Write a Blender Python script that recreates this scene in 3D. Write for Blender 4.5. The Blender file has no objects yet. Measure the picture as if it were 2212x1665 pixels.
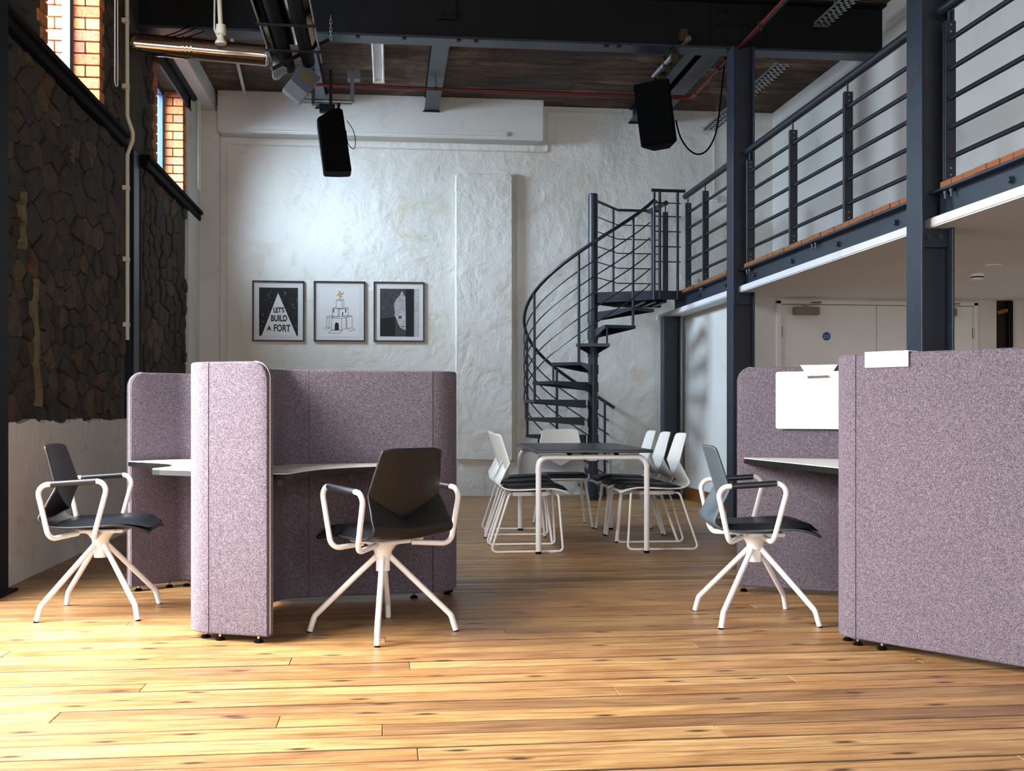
import bpy, bmesh, math, random
from mathutils import Vector, Matrix, noise
R = math.radians
rng = random.Random(7)
C = bpy.context.scene.collection
SC = bpy.context.scene

# ------------------------------------------------------------------ camera
cam = bpy.data.cameras.new('camera'); cam.sensor_width = 36.0
cam.lens = 36.0*2400/2212; cam.shift_y = 55.5/2212; cam.clip_end = 200
camo = bpy.data.objects.new('camera', cam); C.objects.link(camo)
camo.location = (0, 0, 1.02); camo.rotation_euler = (R(90), 0, R(-6.3245))
SC.camera = camo

# ------------------------------------------------------------------ world, daylight, exposure
wd = bpy.data.worlds.new('world'); SC.world = wd; wd.use_nodes = True
wn = wd.node_tree.nodes; wl = wd.node_tree.links
bg = wn['Background']
sky = wn.new('ShaderNodeTexSky'); sky.sky_type = 'HOSEK_WILKIE'; sky.turbidity = 6.0
sky.sun_direction = (-0.55, 0.2, 0.8)
wl.new(sky.outputs[0], bg.inputs[0]); bg.inputs[1].default_value = 2.2

def daylight(name, loc, rot, sx, sy, power, col=(0.86, 0.93, 1.0), spread=180):
    l = bpy.data.lights.new(name, 'AREA'); l.shape = 'RECTANGLE'; l.size = sx; l.size_y = sy
    l.energy = power; l.color = col; l.spread = R(spread)
    o = bpy.data.objects.new(name, l); C.objects.link(o); o.location = loc; o.rotation_euler = rot
    return o
LX = (0, R(-90), 0)      # light emits towards +X
# daylight behind each window of the long wall (the far two are in the picture)
daylight('window_daylight', (-2.86, 11.76, 4.0), (0, R(-54), 0), 1.3, 1.4, 235, (0.62, 0.80, 1.0), 130)
daylight('window_daylight', (-2.86, 8.26, 4.0), (0, R(-66), 0), 1.3, 1.4, 190, (0.74, 0.86, 1.0))
daylight('window_daylight', (-2.86, 4.78, 4.0), (0, R(-72), 0), 1.3, 1.4, 60, (0.84, 0.92, 1.0))
# daylight of an unseen glazed door, added to brighten the left floor
daylight('window_daylight', (-2.80, 4.5, 1.75), (0, R(-50), 0), 2.6, 3.0, 290, (1.0, 0.97, 0.93), 110)
# windows in the wall behind the camera
daylight('window_daylight', (-0.9, -3.0, 2.2), (R(90), 0, 0), 2.2, 2.6, 60, (1.0, 0.97, 0.93))
daylight('window_daylight', (2.0, -3.0, 2.2), (R(90), 0, 0), 2.2, 2.6, 125, (1.0, 0.97, 0.93))
# unseen area lamp for the gallery; the wall has no window there
daylight('window_daylight', (4.0, -3.0, 3.7), (R(90), 0, 0), 1.2, 1.2, 20, (0.95, 0.97, 1.0))

vs = SC.view_settings
vs.view_transform = 'Standard'; vs.look = 'None'; vs.gamma = 1.0; vs.use_curve_mapping = False
vs.exposure = 0.72
SC.cycles.max_bounces = 8; SC.cycles.diffuse_bounces = 4; SC.cycles.glossy_bounces = 4
SC.cycles.transparent_max_bounces = 8; SC.cycles.sample_clamp_indirect = 4.0
SC.cycles.use_denoising = True

# ------------------------------------------------------------------ materials
def lin(h):
    h = h.lstrip('#'); v = [int(h[i:i+2], 16)/255 for i in (0, 2, 4)]
    return tuple(c/12.92 if c <= 0.04045 else ((c+0.055)/1.055)**2.4 for c in v) + (1.0,)
MATS = {}
class NT:
    def __init__(s, name):
        s.m = bpy.data.materials.new(name); s.m.use_nodes = True
        s.t = s.m.node_tree; s.p = s.t.nodes['Principled BSDF']; MATS[name] = s.m
    def n(s, typ, **kw):
        nd = s.t.nodes.new('ShaderNode'+typ)
        for k, v in kw.items(): setattr(nd, k, v)
        return nd
    def l(s, a, b): s.t.links.new(a, b)
    def pos(s, scale=(1, 1, 1), space='Object'):
        tc = s.n('TexCoord'); mp = s.n('Mapping'); mp.inputs['Scale'].default_value = scale
        if space == 'World':
            g = s.n('NewGeometry'); s.l(g.outputs['Position'], mp.inputs[0])
        else:
            s.l(tc.outputs[space], mp.inputs[0])
        return mp
    def noise(s, vec, scale, detail=4, rough=0.55, dist=0):
        nd = s.n('TexNoise'); s.l(vec.outputs[0], nd.inputs['Vector'])
        nd.inputs['Scale'].default_value = scale; nd.inputs['Detail'].default_value = detail
        nd.inputs['Roughness'].default_value = rough; nd.inputs['Distortion'].default_value = dist
        return nd
    def ramp(s, fac, stops):
        r = s.n('ValToRGB'); s.l(fac, r.inputs[0]); e = r.color_ramp.elements
        while len(e) < len(stops): e.new(0.5)
        for i, (p, c) in enumerate(stops):
            e[i].position = p; e[i].color = lin(c) if isinstance(c, str) else c
        return r
    def mix(s, fac, a, b, mode='MIX'):
        m = s.n('Mix', data_type='RGBA', blend_type=mode)
        if isinstance(fac, (int, float)): m.inputs[0].default_value = fac
        else: s.l(fac, m.inputs[0])
        for sock, v in ((m.inputs[6], a), (m.inputs[7], b)):
            if isinstance(v, str): sock.default_value = lin(v)
            elif isinstance(v, tuple): sock.default_value = v
            else: s.l(v, sock)
        return m.outputs[2]
    def bump(s, h, strength, dist=0.01, normal=None):
        b = s.n('Bump'); b.inputs['Strength'].default_value = strength; b.inputs['Distance'].default_value = dist
        s.l(h, b.inputs['Height'])
        if normal is not None: s.l(normal, b.inputs['Normal'])
        s.l(b.outputs[0], s.p.inputs['Normal']); return b.outputs[0]
    def set(s, **kw):
        for k, v in kw.items():
            s.p.inputs[k.replace('_', ' ')].default_value = v
        return s

def simple(name, col, rough=0.5, metal=0.0, var=0.0, nscale=8.0, bump=0.0, coat=0.0, spec=0.5):
    t = NT(name); t.set(Roughness=rough, Metallic=metal); t.p.inputs['Specular IOR Level'].default_value = spec
    t.p.inputs['Base Color'].default_value = lin(col)
    if coat: t.p.inputs['Coat Weight'].default_value = coat
    if var or bump:
        v = t.pos(); n = t.noise(v, nscale, 5)
        if var:
            base = lin(col); lo = tuple(max(0, c*(1-var)) for c in base[:3]) + (1,); hi = tuple(min(1, c*(1+var)) for c in base[:3]) + (1,)
            r = t.ramp(n.outputs['Fac'], [(0.3, lo), (0.7, hi)]); t.l(r.outputs[0], t.p.inputs['Base Color'])
        if bump: t.bump(n.outputs['Fac'], bump, 0.004)
    return t.m

# white painted plaster: uneven, flaking, damp-stained cream
def plaster(name, a, b, stain, bump=0.5, sc=1.0):
    t = NT(name); v = t.pos(space='World'); t.set(Roughness=0.75)
    t.p.inputs['Specular IOR Level'].default_value = 0.25
    big = t.noise(v, 0.55*sc, 5, 0.6, 0.6)
    r = t.ramp(big.outputs['Fac'], [(0.36, a), (0.62, b)])
    st = t.noise(v, 1.7*sc, 6, 0.65, 1.2)
    sr = t.ramp(st.outputs['Fac'], [(0.56, (0, 0, 0, 1)), (0.78, (1, 1, 1, 1))])
    c = t.mix(sr.outputs[0], r.outputs[0], stain)
    t.l(c, t.p.inputs['Base Color'])
    f = t.noise(v, 6.0*sc, 8, 0.62, 0.4); g = t.noise(v, 1.6*sc, 5, 0.6, 1.5)
    h = t.n('Math', operation='ADD'); t.l(f.outputs['Fac'], h.inputs[0]); t.l(g.outputs['Fac'], h.inputs[1])
    t.bump(h.outputs[0], bump, 0.05)
    return t.m
M = {}
M['wall'] = plaster('painted_plaster', '#dcd9d0', '#e6e4de', '#cfc4ac', 0.5)
M['wall_low'] = plaster('rough_plaster', '#dcd5cd', '#e6e1da', '#c4b9ac', 0.45, 2.0)
M['wall_smooth'] = plaster('smooth_plaster', '#d2cfc9', '#dcdad5', '#c6bfb2', 0.06)
M['soffit'] = plaster('painted_soffit', '#e2e2e4', '#e8e8ea', '#dcd8d6', 0.03)
M['white_paint'] = simple('white_paint', '#eeece8', 0.5, var=0.03)
M['door_paint'] = simple('door_paint', '#e9e9e9', 0.45, var=0.03, nscale=2)
M['steel'] = simple('navy_steel', '#212b39', 0.42, 0.0, 0.25, 6, 0.10, spec=0.5)
M['steel_dark'] = simple('black_steel', '#08090b', 0.65, 0.0, 0.3, 5, 0.12, spec=0.25)
M['rail'] = simple('rail_steel', '#1a222d', 0.38, 0.0, 0.15, 12)
M['bolt'] = simple('bolt_steel', '#39434f', 0.4, 0.4)
M['galv'] = simple('galvanised', '#9a9d9b', 0.45, 0.75, 0.2, 30)
M['chrome'] = simple('chrome', '#d8cfc4', 0.07, 1.0)
M['mirror'] = simple('reflector', '#b8a684', 0.12, 1.0)
M['black'] = simple('matt_black', '#030303', 0.85, spec=0.1)
M['tube_black'] = simple('burnt_black', '#080707', 0.75, 0, 0.3, 10, spec=0.12)
M['red'] = simple('red_pipe', '#5e0a0d', 0.4, 0, 0.2, 6)
M['white_metal'] = simple('white_metal', '#eceaea', 0.35)
M['white_plastic'] = simple('white_plastic', '#ecebe6', 0.35)
M['cream'] = simple('cream_plastic', '#d9cfb8', 0.45)
M['shell_black'] = simple('black_shell', '#151617', 0.42)
M['shell_grey'] = simple('lit_grey_shell', '#46505a', 0.45)  # grey shell with bluish window light put into its colour
M['leather'] = simple('dark_leather', '#1a1f26', 0.38, 0, 0.1, 40, 0.06)
M['cushion'] = simple('navy_cushion', '#15181f', 0.55, 0, 0.2, 30)
M['laminate'] = simple('white_laminate', '#f2f1ef', 0.3)
M['edge_black'] = simple('black_edge', '#0d0d0e', 0.4)
M['table_top'] = simple('charcoal_top', '#23252a', 0.32, 0, 0.1, 20)
M['timber'] = simple('orange_timber', '#8f5526', 0.6, 0, 0.35, 14, 0.2)
M['baseboard'] = simple('varnished_timber', '#7a431c', 0.35, 0, 0.3, 6)
M['hinge'] = simple('brushed_steel', '#8d8574', 0.35, 0.8, 0.15, 20)
M['grey_box'] = simple('grey_enamel', '#5c5f61', 0.45, 0, 0.1, 10)
M['blue_box'] = simple('blue_enamel', '#081730', 0.4)
M['brass'] = simple('brass', '#443b26', 0.45, 0.6)
M['frame_black'] = simple('black_frame', '#17191a', 0.4)
M['mat_board'] = simple('mat_board', '#d3d1cd', 0.7)
M['print_black'] = simple('print_black', '#0a0a0a', 0.7)
M['print_white'] = simple('print_white', '#dad8d5', 0.7)
M['print_yellow'] = simple('print_yellow', '#d3b41c', 0.7)
M['print_purple'] = simple('print_purple', '#4a2a6a', 0.7)
M['print_grey'] = simple('print_grey', '#a3a2a0', 0.7, 0, 0.35, 60)
M['print_skin'] = simple('print_skin', '#b4b2b0', 0.7, 0, 0.18, 25)
M['print_mid'] = simple('print_mid', '#3a3a3a', 0.7, 0, 0.4, 30)
M['sign_blue'] = simple('sign_blue', '#0f5ba6', 0.4)
M['mortar'] = simple('mortar', '#3a3228', 0.9, 0, 0.3, 9, 0.5)
M['recess'] = simple('gap_shade', '#1c1712', 0.9, 0, 0.4, 6, 0.4)  # dark tone standing in for the shade of an open gap
M['glazing_bar'] = simple('glazing_bar', '#31405a', 0.4)
M['fabric_black'] = simple('blind_fabric', '#17181a', 0.8)
M['lime'] = simple('lime_streak', '#5f5440', 0.9, 0, 0.3, 20)
M['subfloor'] = simple('dark_gap', '#14110d', 0.9)

# speckled mauve wool felt
t = NT('mauve_felt'); v = t.pos(space='World'); t.set(Roughness=0.95); t.p.inputs['Specular IOR Level'].default_value = 0.1
n1 = t.noise(v, 330, 2, 0.6); n2 = t.noise(v, 70, 3, 0.6); n3 = t.noise(v, 3, 3)
r1 = t.ramp(n1.outputs['Fac'], [(0.36, '#3a353c'), (0.52, '#6a616b'), (0.68, '#968d96')])
r2 = t.ramp(n2.outputs['Fac'], [(0.3, (0.78, 0.76, 0.78, 1)), (0.7, (1.12, 1.1, 1.12, 1))])
c = t.mix(1.0, r1.outputs[0], r2.outputs[0], 'MULTIPLY'); t.l(c, t.p.inputs['Base Color'])
t.p.inputs['Sheen Weight'].default_value = 0.08; t.p.inputs['Sheen Roughness'].default_value = 0.5
t.bump(n1.outputs['Fac'], 0.25, 0.003); M['felt'] = t.m

# worn pine boards, every board its own tone
t = NT('pine_board'); oi = t.n('ObjectInfo'); g = t.n('NewGeometry')
off = t.n('CombineXYZ'); k1 = t.n('Math', operation='MULTIPLY'); k1.inputs[1].default_value = 37.0
t.l(oi.outputs['Random'], k1.inputs[0]); t.l(k1.outputs[0], off.inputs[0]); t.l(k1.outputs[0], off.inputs[2])
ad = t.n('VectorMath', operation='ADD'); t.l(g.outputs['Position'], ad.inputs[0]); t.l(off.outputs[0], ad.inputs[1])
mp = t.n('Mapping'); mp.inputs['Scale'].default_value = (0.7, 9.0, 1.0); t.l(ad.outputs[0], mp.inputs[0])
mq = t.n('Mapping'); mq.inputs['Scale'].default_value = (1.0, 3.0, 1.0); t.l(ad.outputs[0], mq.inputs[0])
gr = t.noise(mp, 5.0, 8, 0.68, 0.6); bl = t.noise(mq, 1.5, 5, 0.6, 0.8); mf = t.n('Mapping'); mf.inputs['Scale'].default_value = (2.5, 60.0, 1.0); t.l(ad.outputs[0], mf.inputs[0]); fine = t.noise(mf, 1.6, 4, 0.7)
col = t.ramp(gr.outputs['Fac'], [(0.22, '#5c4128'), (0.42, '#a6865c'), (0.6, '#c6ab80'), (0.8, '#dcc8a4')])
hue = t.ramp(oi.outputs['Random'], [(0.0, '#a5805e'), (0.3, '#f2d8ae'), (0.6, '#d2a676'), (1.0, '#fff0d2')])
c = t.mix(0.75, col.outputs[0], hue.outputs[0], 'MULTIPLY')
blr = t.ramp(bl.outputs['Fac'], [(0.3, '#9a6c44'), (0.6, '#ffffff')])
c = t.mix(0.55, c, blr.outputs[0], 'MULTIPLY')
mk = t.n('Mapping'); mk.inputs['Scale'].default_value = (1.5, 5.0, 1.0); t.l(ad.outputs[0], mk.inputs[0])
vo = t.n('TexVoronoi', voronoi_dimensions='2D'); vo.inputs['Scale'].default_value = 1.0; t.l(mk.outputs[0], vo.inputs['Vector'])
kr = t.ramp(vo.outputs['Distance'], [(0.025, (1, 1, 1, 1)), (0.085, (0, 0, 0, 1))])
c = t.mix(kr.outputs[0], c, '#3a1d0c')
fr = t.ramp(fine.outputs['Fac'], [(0.57, (0, 0, 0, 1)), (0.72, (1, 1, 1, 1))])
fm = t.n('Math', operation='MULTIPLY'); fm.inputs[1].default_value = 0.7; t.l(fr.outputs[0], fm.inputs[0])
c = t.mix(fm.outputs[0], c, '#50301a')
tc = t.n('TexCoord'); sp = t.n('SeparateXYZ'); t.l(tc.outputs['Generated'], sp.inputs[0])      # grime worn into the long edges
e1 = t.n('Math', operation='SUBTRACT'); e1.inputs[1].default_value = 0.5; t.l(sp.outputs[1], e1.inputs[0])
e2 = t.n('Math', operation='ABSOLUTE'); t.l(e1.outputs[0], e2.inputs[0])
gn = t.noise(mq, 2.2, 4, 0.6); e3 = t.n('Math', operation='MULTIPLY_ADD'); e3.inputs[1].default_value = 0.10; t.l(gn.outputs['Fac'], e3.inputs[0]); t.l(e2.outputs[0], e3.inputs[2])
er = t.ramp(e3.outputs[0], [(0.515, (0, 0, 0, 1)), (0.56, (1, 1, 1, 1))])
em = t.n('Math', operation='MULTIPLY'); em.inputs[1].default_value = 0.75; t.l(er.outputs[0], em.inputs[0])
c = t.mix(em.outputs[0], c, '#3b3836'); t.l(c, t.p.inputs['Base Color'])
rr = t.ramp(bl.outputs['Fac'], [(0.3, (0.38, 0.38, 0.38, 1)), (0.7, (0.55, 0.55, 0.55, 1))]); t.l(rr.outputs[0], t.p.inputs['Roughness'])
t.p.inputs['Coat Weight'].default_value = 0.12; t.p.inputs['Coat Roughness'].default_value = 0.25
t.bump(gr.outputs['Fac'], 0.3, 0.006); M['pine'] = t.m

# dark rubble stone, each stone its own tone
t = NT('rubble_stone'); oi = t.n('ObjectInfo'); v = t.pos(space='World')
n = t.noise(v, 14, 6, 0.65, 0.5); n2 = t.noise(v, 1.3, 3)
rb = t.ramp(oi.outputs['Random'], [(0.0, '#2e2c2a'), (0.3, '#4c3d2c'), (0.55, '#3b3630'), (0.8, '#5c4a32'), (0.95, '#6e5a3e'), (1.0, '#74401f')])
rn = t.ramp(n.outputs['Fac'], [(0.3, '#6e6860'), (0.7, '#e8e0d4')])
c = t.mix(1.0, rb.outputs[0], rn.outputs[0], 'MULTIPLY')
t.l(c, t.p.inputs['Base Color']); t.set(Roughness=0.85); t.bump(n.outputs['Fac'], 0.7, 0.02); M['stone'] = t.m

# orange-red brick
t = NT('orange_brick'); oi = t.n('ObjectInfo'); v = t.pos(space='World'); n = t.noise(v, 45, 5, 0.6)
rb = t.ramp(oi.outputs['Random'], [(0.0, '#b9633a'), (0.4, '#cf7d45'), (0.8, '#d98f57'), (1.0, '#a85a45')])
rn = t.ramp(n.outputs['Fac'], [(0.3, '#b0a49a'), (0.7, '#ffffff')])
c = t.mix(1.0, rb.outputs[0], rn.outputs[0], 'MULTIPLY'); t.l(c, t.p.inputs['Base Color'])
t.set(Roughness=0.85); t.bump(n.outputs['Fac'], 0.5, 0.006); M['brick'] = t.m

# stained board-marked concrete ceiling
t = NT('stained_concrete'); v = t.pos((0.6, 2.6, 1), 'World'); v2 = t.pos((1, 1, 1), 'World')
a = t.noise(v, 3.0, 6, 0.7, 0.4); b = t.noise(v2, 0.9, 5, 0.65, 1.0)
ra = t.ramp(a.outputs['Fac'], [(0.33, '#3c2a20'), (0.5, '#7d6450'), (0.72, '#b09c86')])
rb = t.ramp(b.outputs['Fac'], [(0.4, '#2c1610'), (0.55, '#a08468'), (0.7, '#ffffff')])
c = t.mix(0.8, ra.outputs[0], rb.outputs[0], 'MULTIPLY'); t.l(c, t.p.inputs['Base Color'])
t.set(Roughness=0.9); t.bump(a.outputs['Fac'], 0.4, 0.02); M['concrete'] = t.m

# window glass that lets daylight through
t = NT('window_glass'); out = t.t.nodes['Material Output']
tr = t.n('BsdfTransparent'); gl = t.n('BsdfGlossy'); gl.inputs['Roughness'].default_value = 0.03
mx = t.n('MixShader'); mx.inputs[0].default_value = 0.08
t.l(tr.outputs[0], mx.inputs[1]); t.l(gl.outputs[0], mx.inputs[2]); t.l(mx.outputs[0], out.inputs[0]); M['glass'] = t.m
t = NT('clear_glide'); t.set(Roughness=0.2); t.p.inputs['Base Color'].default_value = lin('#c9c9cf'); t.p.inputs['Alpha'].default_value = 0.5; M['clear'] = t.m

# ------------------------------------------------------------------ mesh helpers
class B:
    def __init__(s): s.v = []; s.f = []
    def add(s, vs, fs):
        o = len(s.v); s.v += [tuple(p) for p in vs]; s.f += [tuple(i+o for i in f) for f in fs]; return s
    def box(s, x0, x1, y0, y1, z0, z1):
        return s.add([(x0,y0,z0),(x1,y0,z0),(x1,y1,z0),(x0,y1,z0),(x0,y0,z1),(x1,y0,z1),(x1,y1,z1),(x0,y1,z1)],
                     [(0,3,2,1),(4,5,6,7),(0,1,5,4),(1,2,6,5),(2,3,7,6),(3,0,4,7)])
    def obox(s, c, size, m=None):
        hx, hy, hz = (k/2 for k in size); b = B().box(-hx,hx,-hy,hy,-hz,hz)
        m = m or Matrix.Identity(3); c = Vector(c)
        return s.add([m @ Vector(p) + c for p in b.v], b.f)
    def beam(s, p, q, w, h, up=(0,0,1)):
        p, q = Vector(p), Vector(q); d = (q-p); L = d.length; d.normalize(); u = Vector(up)
        r = d.cross(u); r.normalize(); u = r.cross(d)
        m = Matrix((r, d, u)).transposed()
        return s.obox((p+q)/2, (w, L, h), m)
    def prism(s, poly, z0, z1):
        n = len(poly); a = sum(poly[i][0]*poly[(i+1)%n][1]-poly[(i+1)%n][0]*poly[i][1] for i in range(n))
        if a < 0: poly = poly[::-1]
        vs = [(x,y,z0) for x,y in poly] + [(x,y,z1) for x,y in poly]
        fs = [tuple(range(n-1,-1,-1)), tuple(range(n,2*n))] + [(i,(i+1)%n,n+(i+1)%n,n+i) for i in range(n)]
        return s.add(vs, fs)
    def tube(s, path, r, seg=10, closed=False, caps=True):
        P = [Vector(p) for p in path]; n = len(P); rs = r if isinstance(r, (list, tuple)) else [r]*n
        T = []
        for i in range(n):
            if closed: d = P[(i+1)%n]-P[i-1]
            else: d = P[min(i+1,n-1)]-P[max(i-1,0)]
            T.append(d.normalized())
        u = Vector((0,0,1)) if abs(T[0].z) < 0.9 else Vector((1,0,0))
        nrm = (u - T[0]*u.dot(T[0])).normalized(); vs = []
        for i in range(n):
            nrm = nrm - T[i]*nrm.dot(T[i])
            nrm = nrm.normalized() if nrm.length > 1e-6 else T[i].orthogonal().normalized()
            b = T[i].cross(nrm)
            for k in range(seg):
                a = 2*math.pi*k/seg; vs.append(P[i] + (nrm*math.cos(a)+b*math.sin(a))*rs[i])
        fs = []
        for i in range(n if closed else n-1):
            j = (i+1) % n
            for k in range(seg):
                l = (k+1) % seg; fs.append((i*seg+k, i*seg+l, j*seg+l, j*seg+k))
        if caps and not closed:
            fs.append(tuple(range(seg-1,-1,-1))); fs.append(tuple((n-1)*seg+k for k in range(seg)))
        return s.add(vs, fs)
    def cyl(s, p, q, r, seg=16, r2=None): return s.tube([p, q], [r, r if r2 is None else r2], seg)
    def lathe(s, prof, c=(0,0,0), seg=20, ax=2):
        vs = []; n = len(prof)
        for r, h in prof:
            for k in range(seg):
                a = 2*math.pi*k/seg; p = (r*math.cos(a), r*math.sin(a), h)
                if ax == 1: p = (p[0], p[2], p[1])
                if ax == 0: p = (p[2], p[0], p[1])
                vs.append((p[0]+c[0], p[1]+c[1], p[2]+c[2]))
        fs = [(i*seg+k, i*seg+(k+1)%seg, (i+1)*seg+(k+1)%seg, (i+1)*seg+k) for i in range(n-1) for k in range(seg)]
        fs += [tuple(range(seg-1,-1,-1)), tuple((n-1)*seg+k for k in range(seg))]
        return s.add(vs, fs)
    def mesh(s, name, m, smooth=False, bevel=0.0, seg=2):
        me = bpy.data.meshes.new(name)
        bm = bmesh.new(); V = [bm.verts.new(p) for p in s.v]; bm.verts.index_update()
        for f in s.f:
            try: bm.faces.new([V[i] for i in f])
            except ValueError: pass
        bmesh.ops.recalc_face_normals(bm, faces=bm.faces[:])
        if bevel:
            es = [e for e in bm.edges if len(e.link_faces) == 2 and e.calc_face_angle(0) > 0.6]
            bmesh.ops.bevel(bm, geom=es, offset=bevel, segments=seg, affect='EDGES', clamp_overlap=True)
        bm.to_mesh(me); bm.free()
        me.materials.append(MM(m))
        if smooth:
            for p in me.polygons: p.use_smooth = True
            try: me.set_sharp_from_angle(angle=R(smooth if smooth is not True else 40))
            except Exception: pass
        return me
    def build(s, name, m, parent=None, smooth=False, bevel=0.0, world=True, seg=2):
        o = bpy.data.objects.new(name, s.mesh(name, m, smooth, bevel, seg)); C.objects.link(o)
        if parent is not None:
            o.parent = parent
            if world and parent.type == 'EMPTY':
                o.location = parent.matrix_basis.inverted() @ Vector((0,0,0))
                o.rotation_euler = parent.matrix_basis.inverted().to_euler()
        return o
def MM(m): return M[m] if isinstance(m, str) else m
def tag(o, label=None, cat=None, group=None, kind=None):
    if label: o['label'] = label
    if cat: o['category'] = cat
    if group: o['group'] = group
    if kind: o['kind'] = kind
    return o
def thing(name, label, cat, loc=(0,0,0), rz=0, group=None):
    o = bpy.data.objects.new(name, None); C.objects.link(o); o.empty_display_size = 0.1
    o.location = loc; o.rotation_euler = (0,0,rz); return tag(o, label, cat, group)
def struct(name, b, m, label, **kw):
    o = b.build(name, m, **kw); return tag(o, label, 'structure', kind='structure')
def dup(root, loc, rz, label, group=None):
    r = root.copy(); C.objects.link(r); r.location = loc; r.rotation_euler = (0,0,rz); r['label'] = label
    if group: r['group'] = group
    for ch in list(root.children):
        c = ch.copy(); C.objects.link(c); c.parent = r
        for g in list(ch.children):
            d = g.copy(); C.objects.link(d); d.parent = c
    return r
def fillet(pts, r, n=6, closed=False):
    P = [Vector(p) for p in pts]; out = []; N = len(P)
    for i in range(N):
        if not closed and i in (0, N-1): out.append(P[i]); continue
        a, b, c = P[i-1], P[i], P[(i+1) % N]
        u = (a-b); v = (c-b); lu, lv = u.length, v.length; u.normalize(); v.normalize()
        ang = u.angle(v)
        if ang > math.pi-0.05: out.append(b); continue
        d = min(r/math.tan(ang/2), lu*0.49, lv*0.49); rr = d*math.tan(ang/2)
        m = (u+v).normalized(); ctr = b + m*(rr/math.sin(ang/2))
        p0 = b+u*d-ctr; p1 = b+v*d-ctr; tot = p0.angle(p1); ax = p0.cross(p1).normalized()
        for k in range(n+1): out.append(ctr + Matrix.Rotation(tot*k/n, 3, ax) @ p0)
    return out
def place(b, mat):      # transform a builder by a 4x4
    b.v = [tuple(mat @ Vector(p)) for p in b.v]; return b

# ------------------------------------------------------------------ the room shell
XL, YB, ZC, ZN = -2.24, 13.4, 4.73, 4.93          # long wall, end wall, far ceiling, near ceiling
SILL = 3.34
XW = XL-0.42
# floor: dark joint bed below, worn pine boards above
floor = struct('floor', B().box(XL-0.5, 7.2, -3.4, YB+0.3, -0.12, -0.018), 'subfloor', 'worn pine board floor of the hall')
BOARD = 0.131; ROT = 0.0
def board_bm(x0, x1, y0, y1, dz):
    b = B(); c = 0.002; z = dz
    b.add([(x0,y0,-0.018),(x1,y0,-0.018),(x1,y1,-0.018),(x0,y1,-0.018),
           (x0,y0,z-c),(x1,y0,z-c),(x1,y1,z-c),(x0,y1,z-c),
           (x0+c,y0+c,z),(x1-c,y0+c,z),(x1-c,y1-c,z),(x0+c,y1-c,z)],
          [(0,1,5,4),(1,2,6,5),(2,3,7,6),(3,0,4,7),(4,5,9,8),(5,6,10,9),(6,7,11,10),(7,4,8,11),(8,9,10,11)])
    b.v = [(x*math.cos(ROT)-y*math.sin(ROT)*1.0, x*math.sin(ROT)+y*math.cos(ROT), z) for x, y, z in b.v]
    return b
far = B(); row = 0; y = -3.3; nboards = 0
while y < YB+0.1:
    gap = rng.choice([0.004, 0.005, 0.007, 0.010, 0.013]); w = BOARD*rng.uniform(0.94, 1.05)
    x = -2.7 - rng.uniform(0, 2.6)
    while x < 7.0:
        L = rng.uniform(2.2, 4.6); x0, x1 = max(x, -2.6), min(x+L, 7.0)
        if x1-x0 > 0.1:
            bb = board_bm(x0, x1-0.002, y, y+w-gap, rng.uniform(-0.0015, 0.0))
            if 2.4 < y < 8.6 and not (x0 > 3.6 and y > 5) and x0 < 3.9: bb.build('plank', 'pine', floor); nboards += 1
            else: far.add(bb.v, bb.f)
        x += L
    y += w; row += 1
fo = far.build('planking', 'pine', floor); fo['kind'] = 'stuff'

# long stone wall with its window openings
WIN = [(0.6, 2.0), (4.08, 5.48), (7.57, 8.96), (11.05, 12.48)]
HEAD = 4.5
ADDED_DOOR = (2.95, 6.1, 0.02, 3.1)       # unseen glazed opening added for its light on the near floor
wb = B()
ys = [-3.4]
for a, c in WIN: ys += [a, c]
ys += [YB+0.3]
for i in range(0, len(ys), 2):      # piers between the windows
    y0, y1 = ys[i], ys[i+1]
    wb.box(XW, XL, y0, y1, SILL, 5.2)
for a, c in WIN: wb.box(XW, XL, a, c, HEAD, 5.2)
wb.box(XW, XL, -3.4, ADDED_DOOR[0], -0.1, SILL); wb.box(XW, XL, ADDED_DOOR[1], 9.78, -0.1, SILL)
wb.box(XW, XL, ADDED_DOOR[0], ADDED_DOOR[1], ADDED_DOOR[3], SILL); wb.box(XW, XL, 10.42, YB+0.3, -0.1, SILL)
wb.box(XW, XL-0.24, 9.78, 10.42, -0.1, SILL)
wall_left = struct('wall_left', wb, 'mortar', 'dark rubble stone wall with high brick-lined windows and pale plaster foot')
# rubble stones: irregular cells with mortar between them, each a shallow faceted block
def clip(poly, nx, ny, d):           # keep the side nx*x+ny*y <= d
    out = []
    for i in range(len(poly)):
        a, c = poly[i], poly[(i+1) % len(poly)]; da, dc = nx*a[0]+ny*a[1]-d, nx*c[0]+ny*c[1]-d
        if da <= 0: out.append(a)
        if da*dc < 0: t_ = da/(da-dc); out.append((a[0]+(c[0]-a[0])*t_, a[1]+(c[1]-a[1])*t_))
    return out
AN = 0.60                            # stones are wider than tall
seeds = []; tries = 0
while tries < 12000:
    tries += 1; q = (rng.uniform(6.3*AN, 12.75*AN), rng.uniform(0.85, 4.8)); m_ = 0.10 if noise.noise((q[0]*1.2, q[1]*0.9, 5)) > -0.05 else 0.145
    if all((q[0]-s_[0])**2+(q[1]-s_[1])**2 > m_*m_ for s_ in seeds): seeds.append(q)
cells = []
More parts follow.
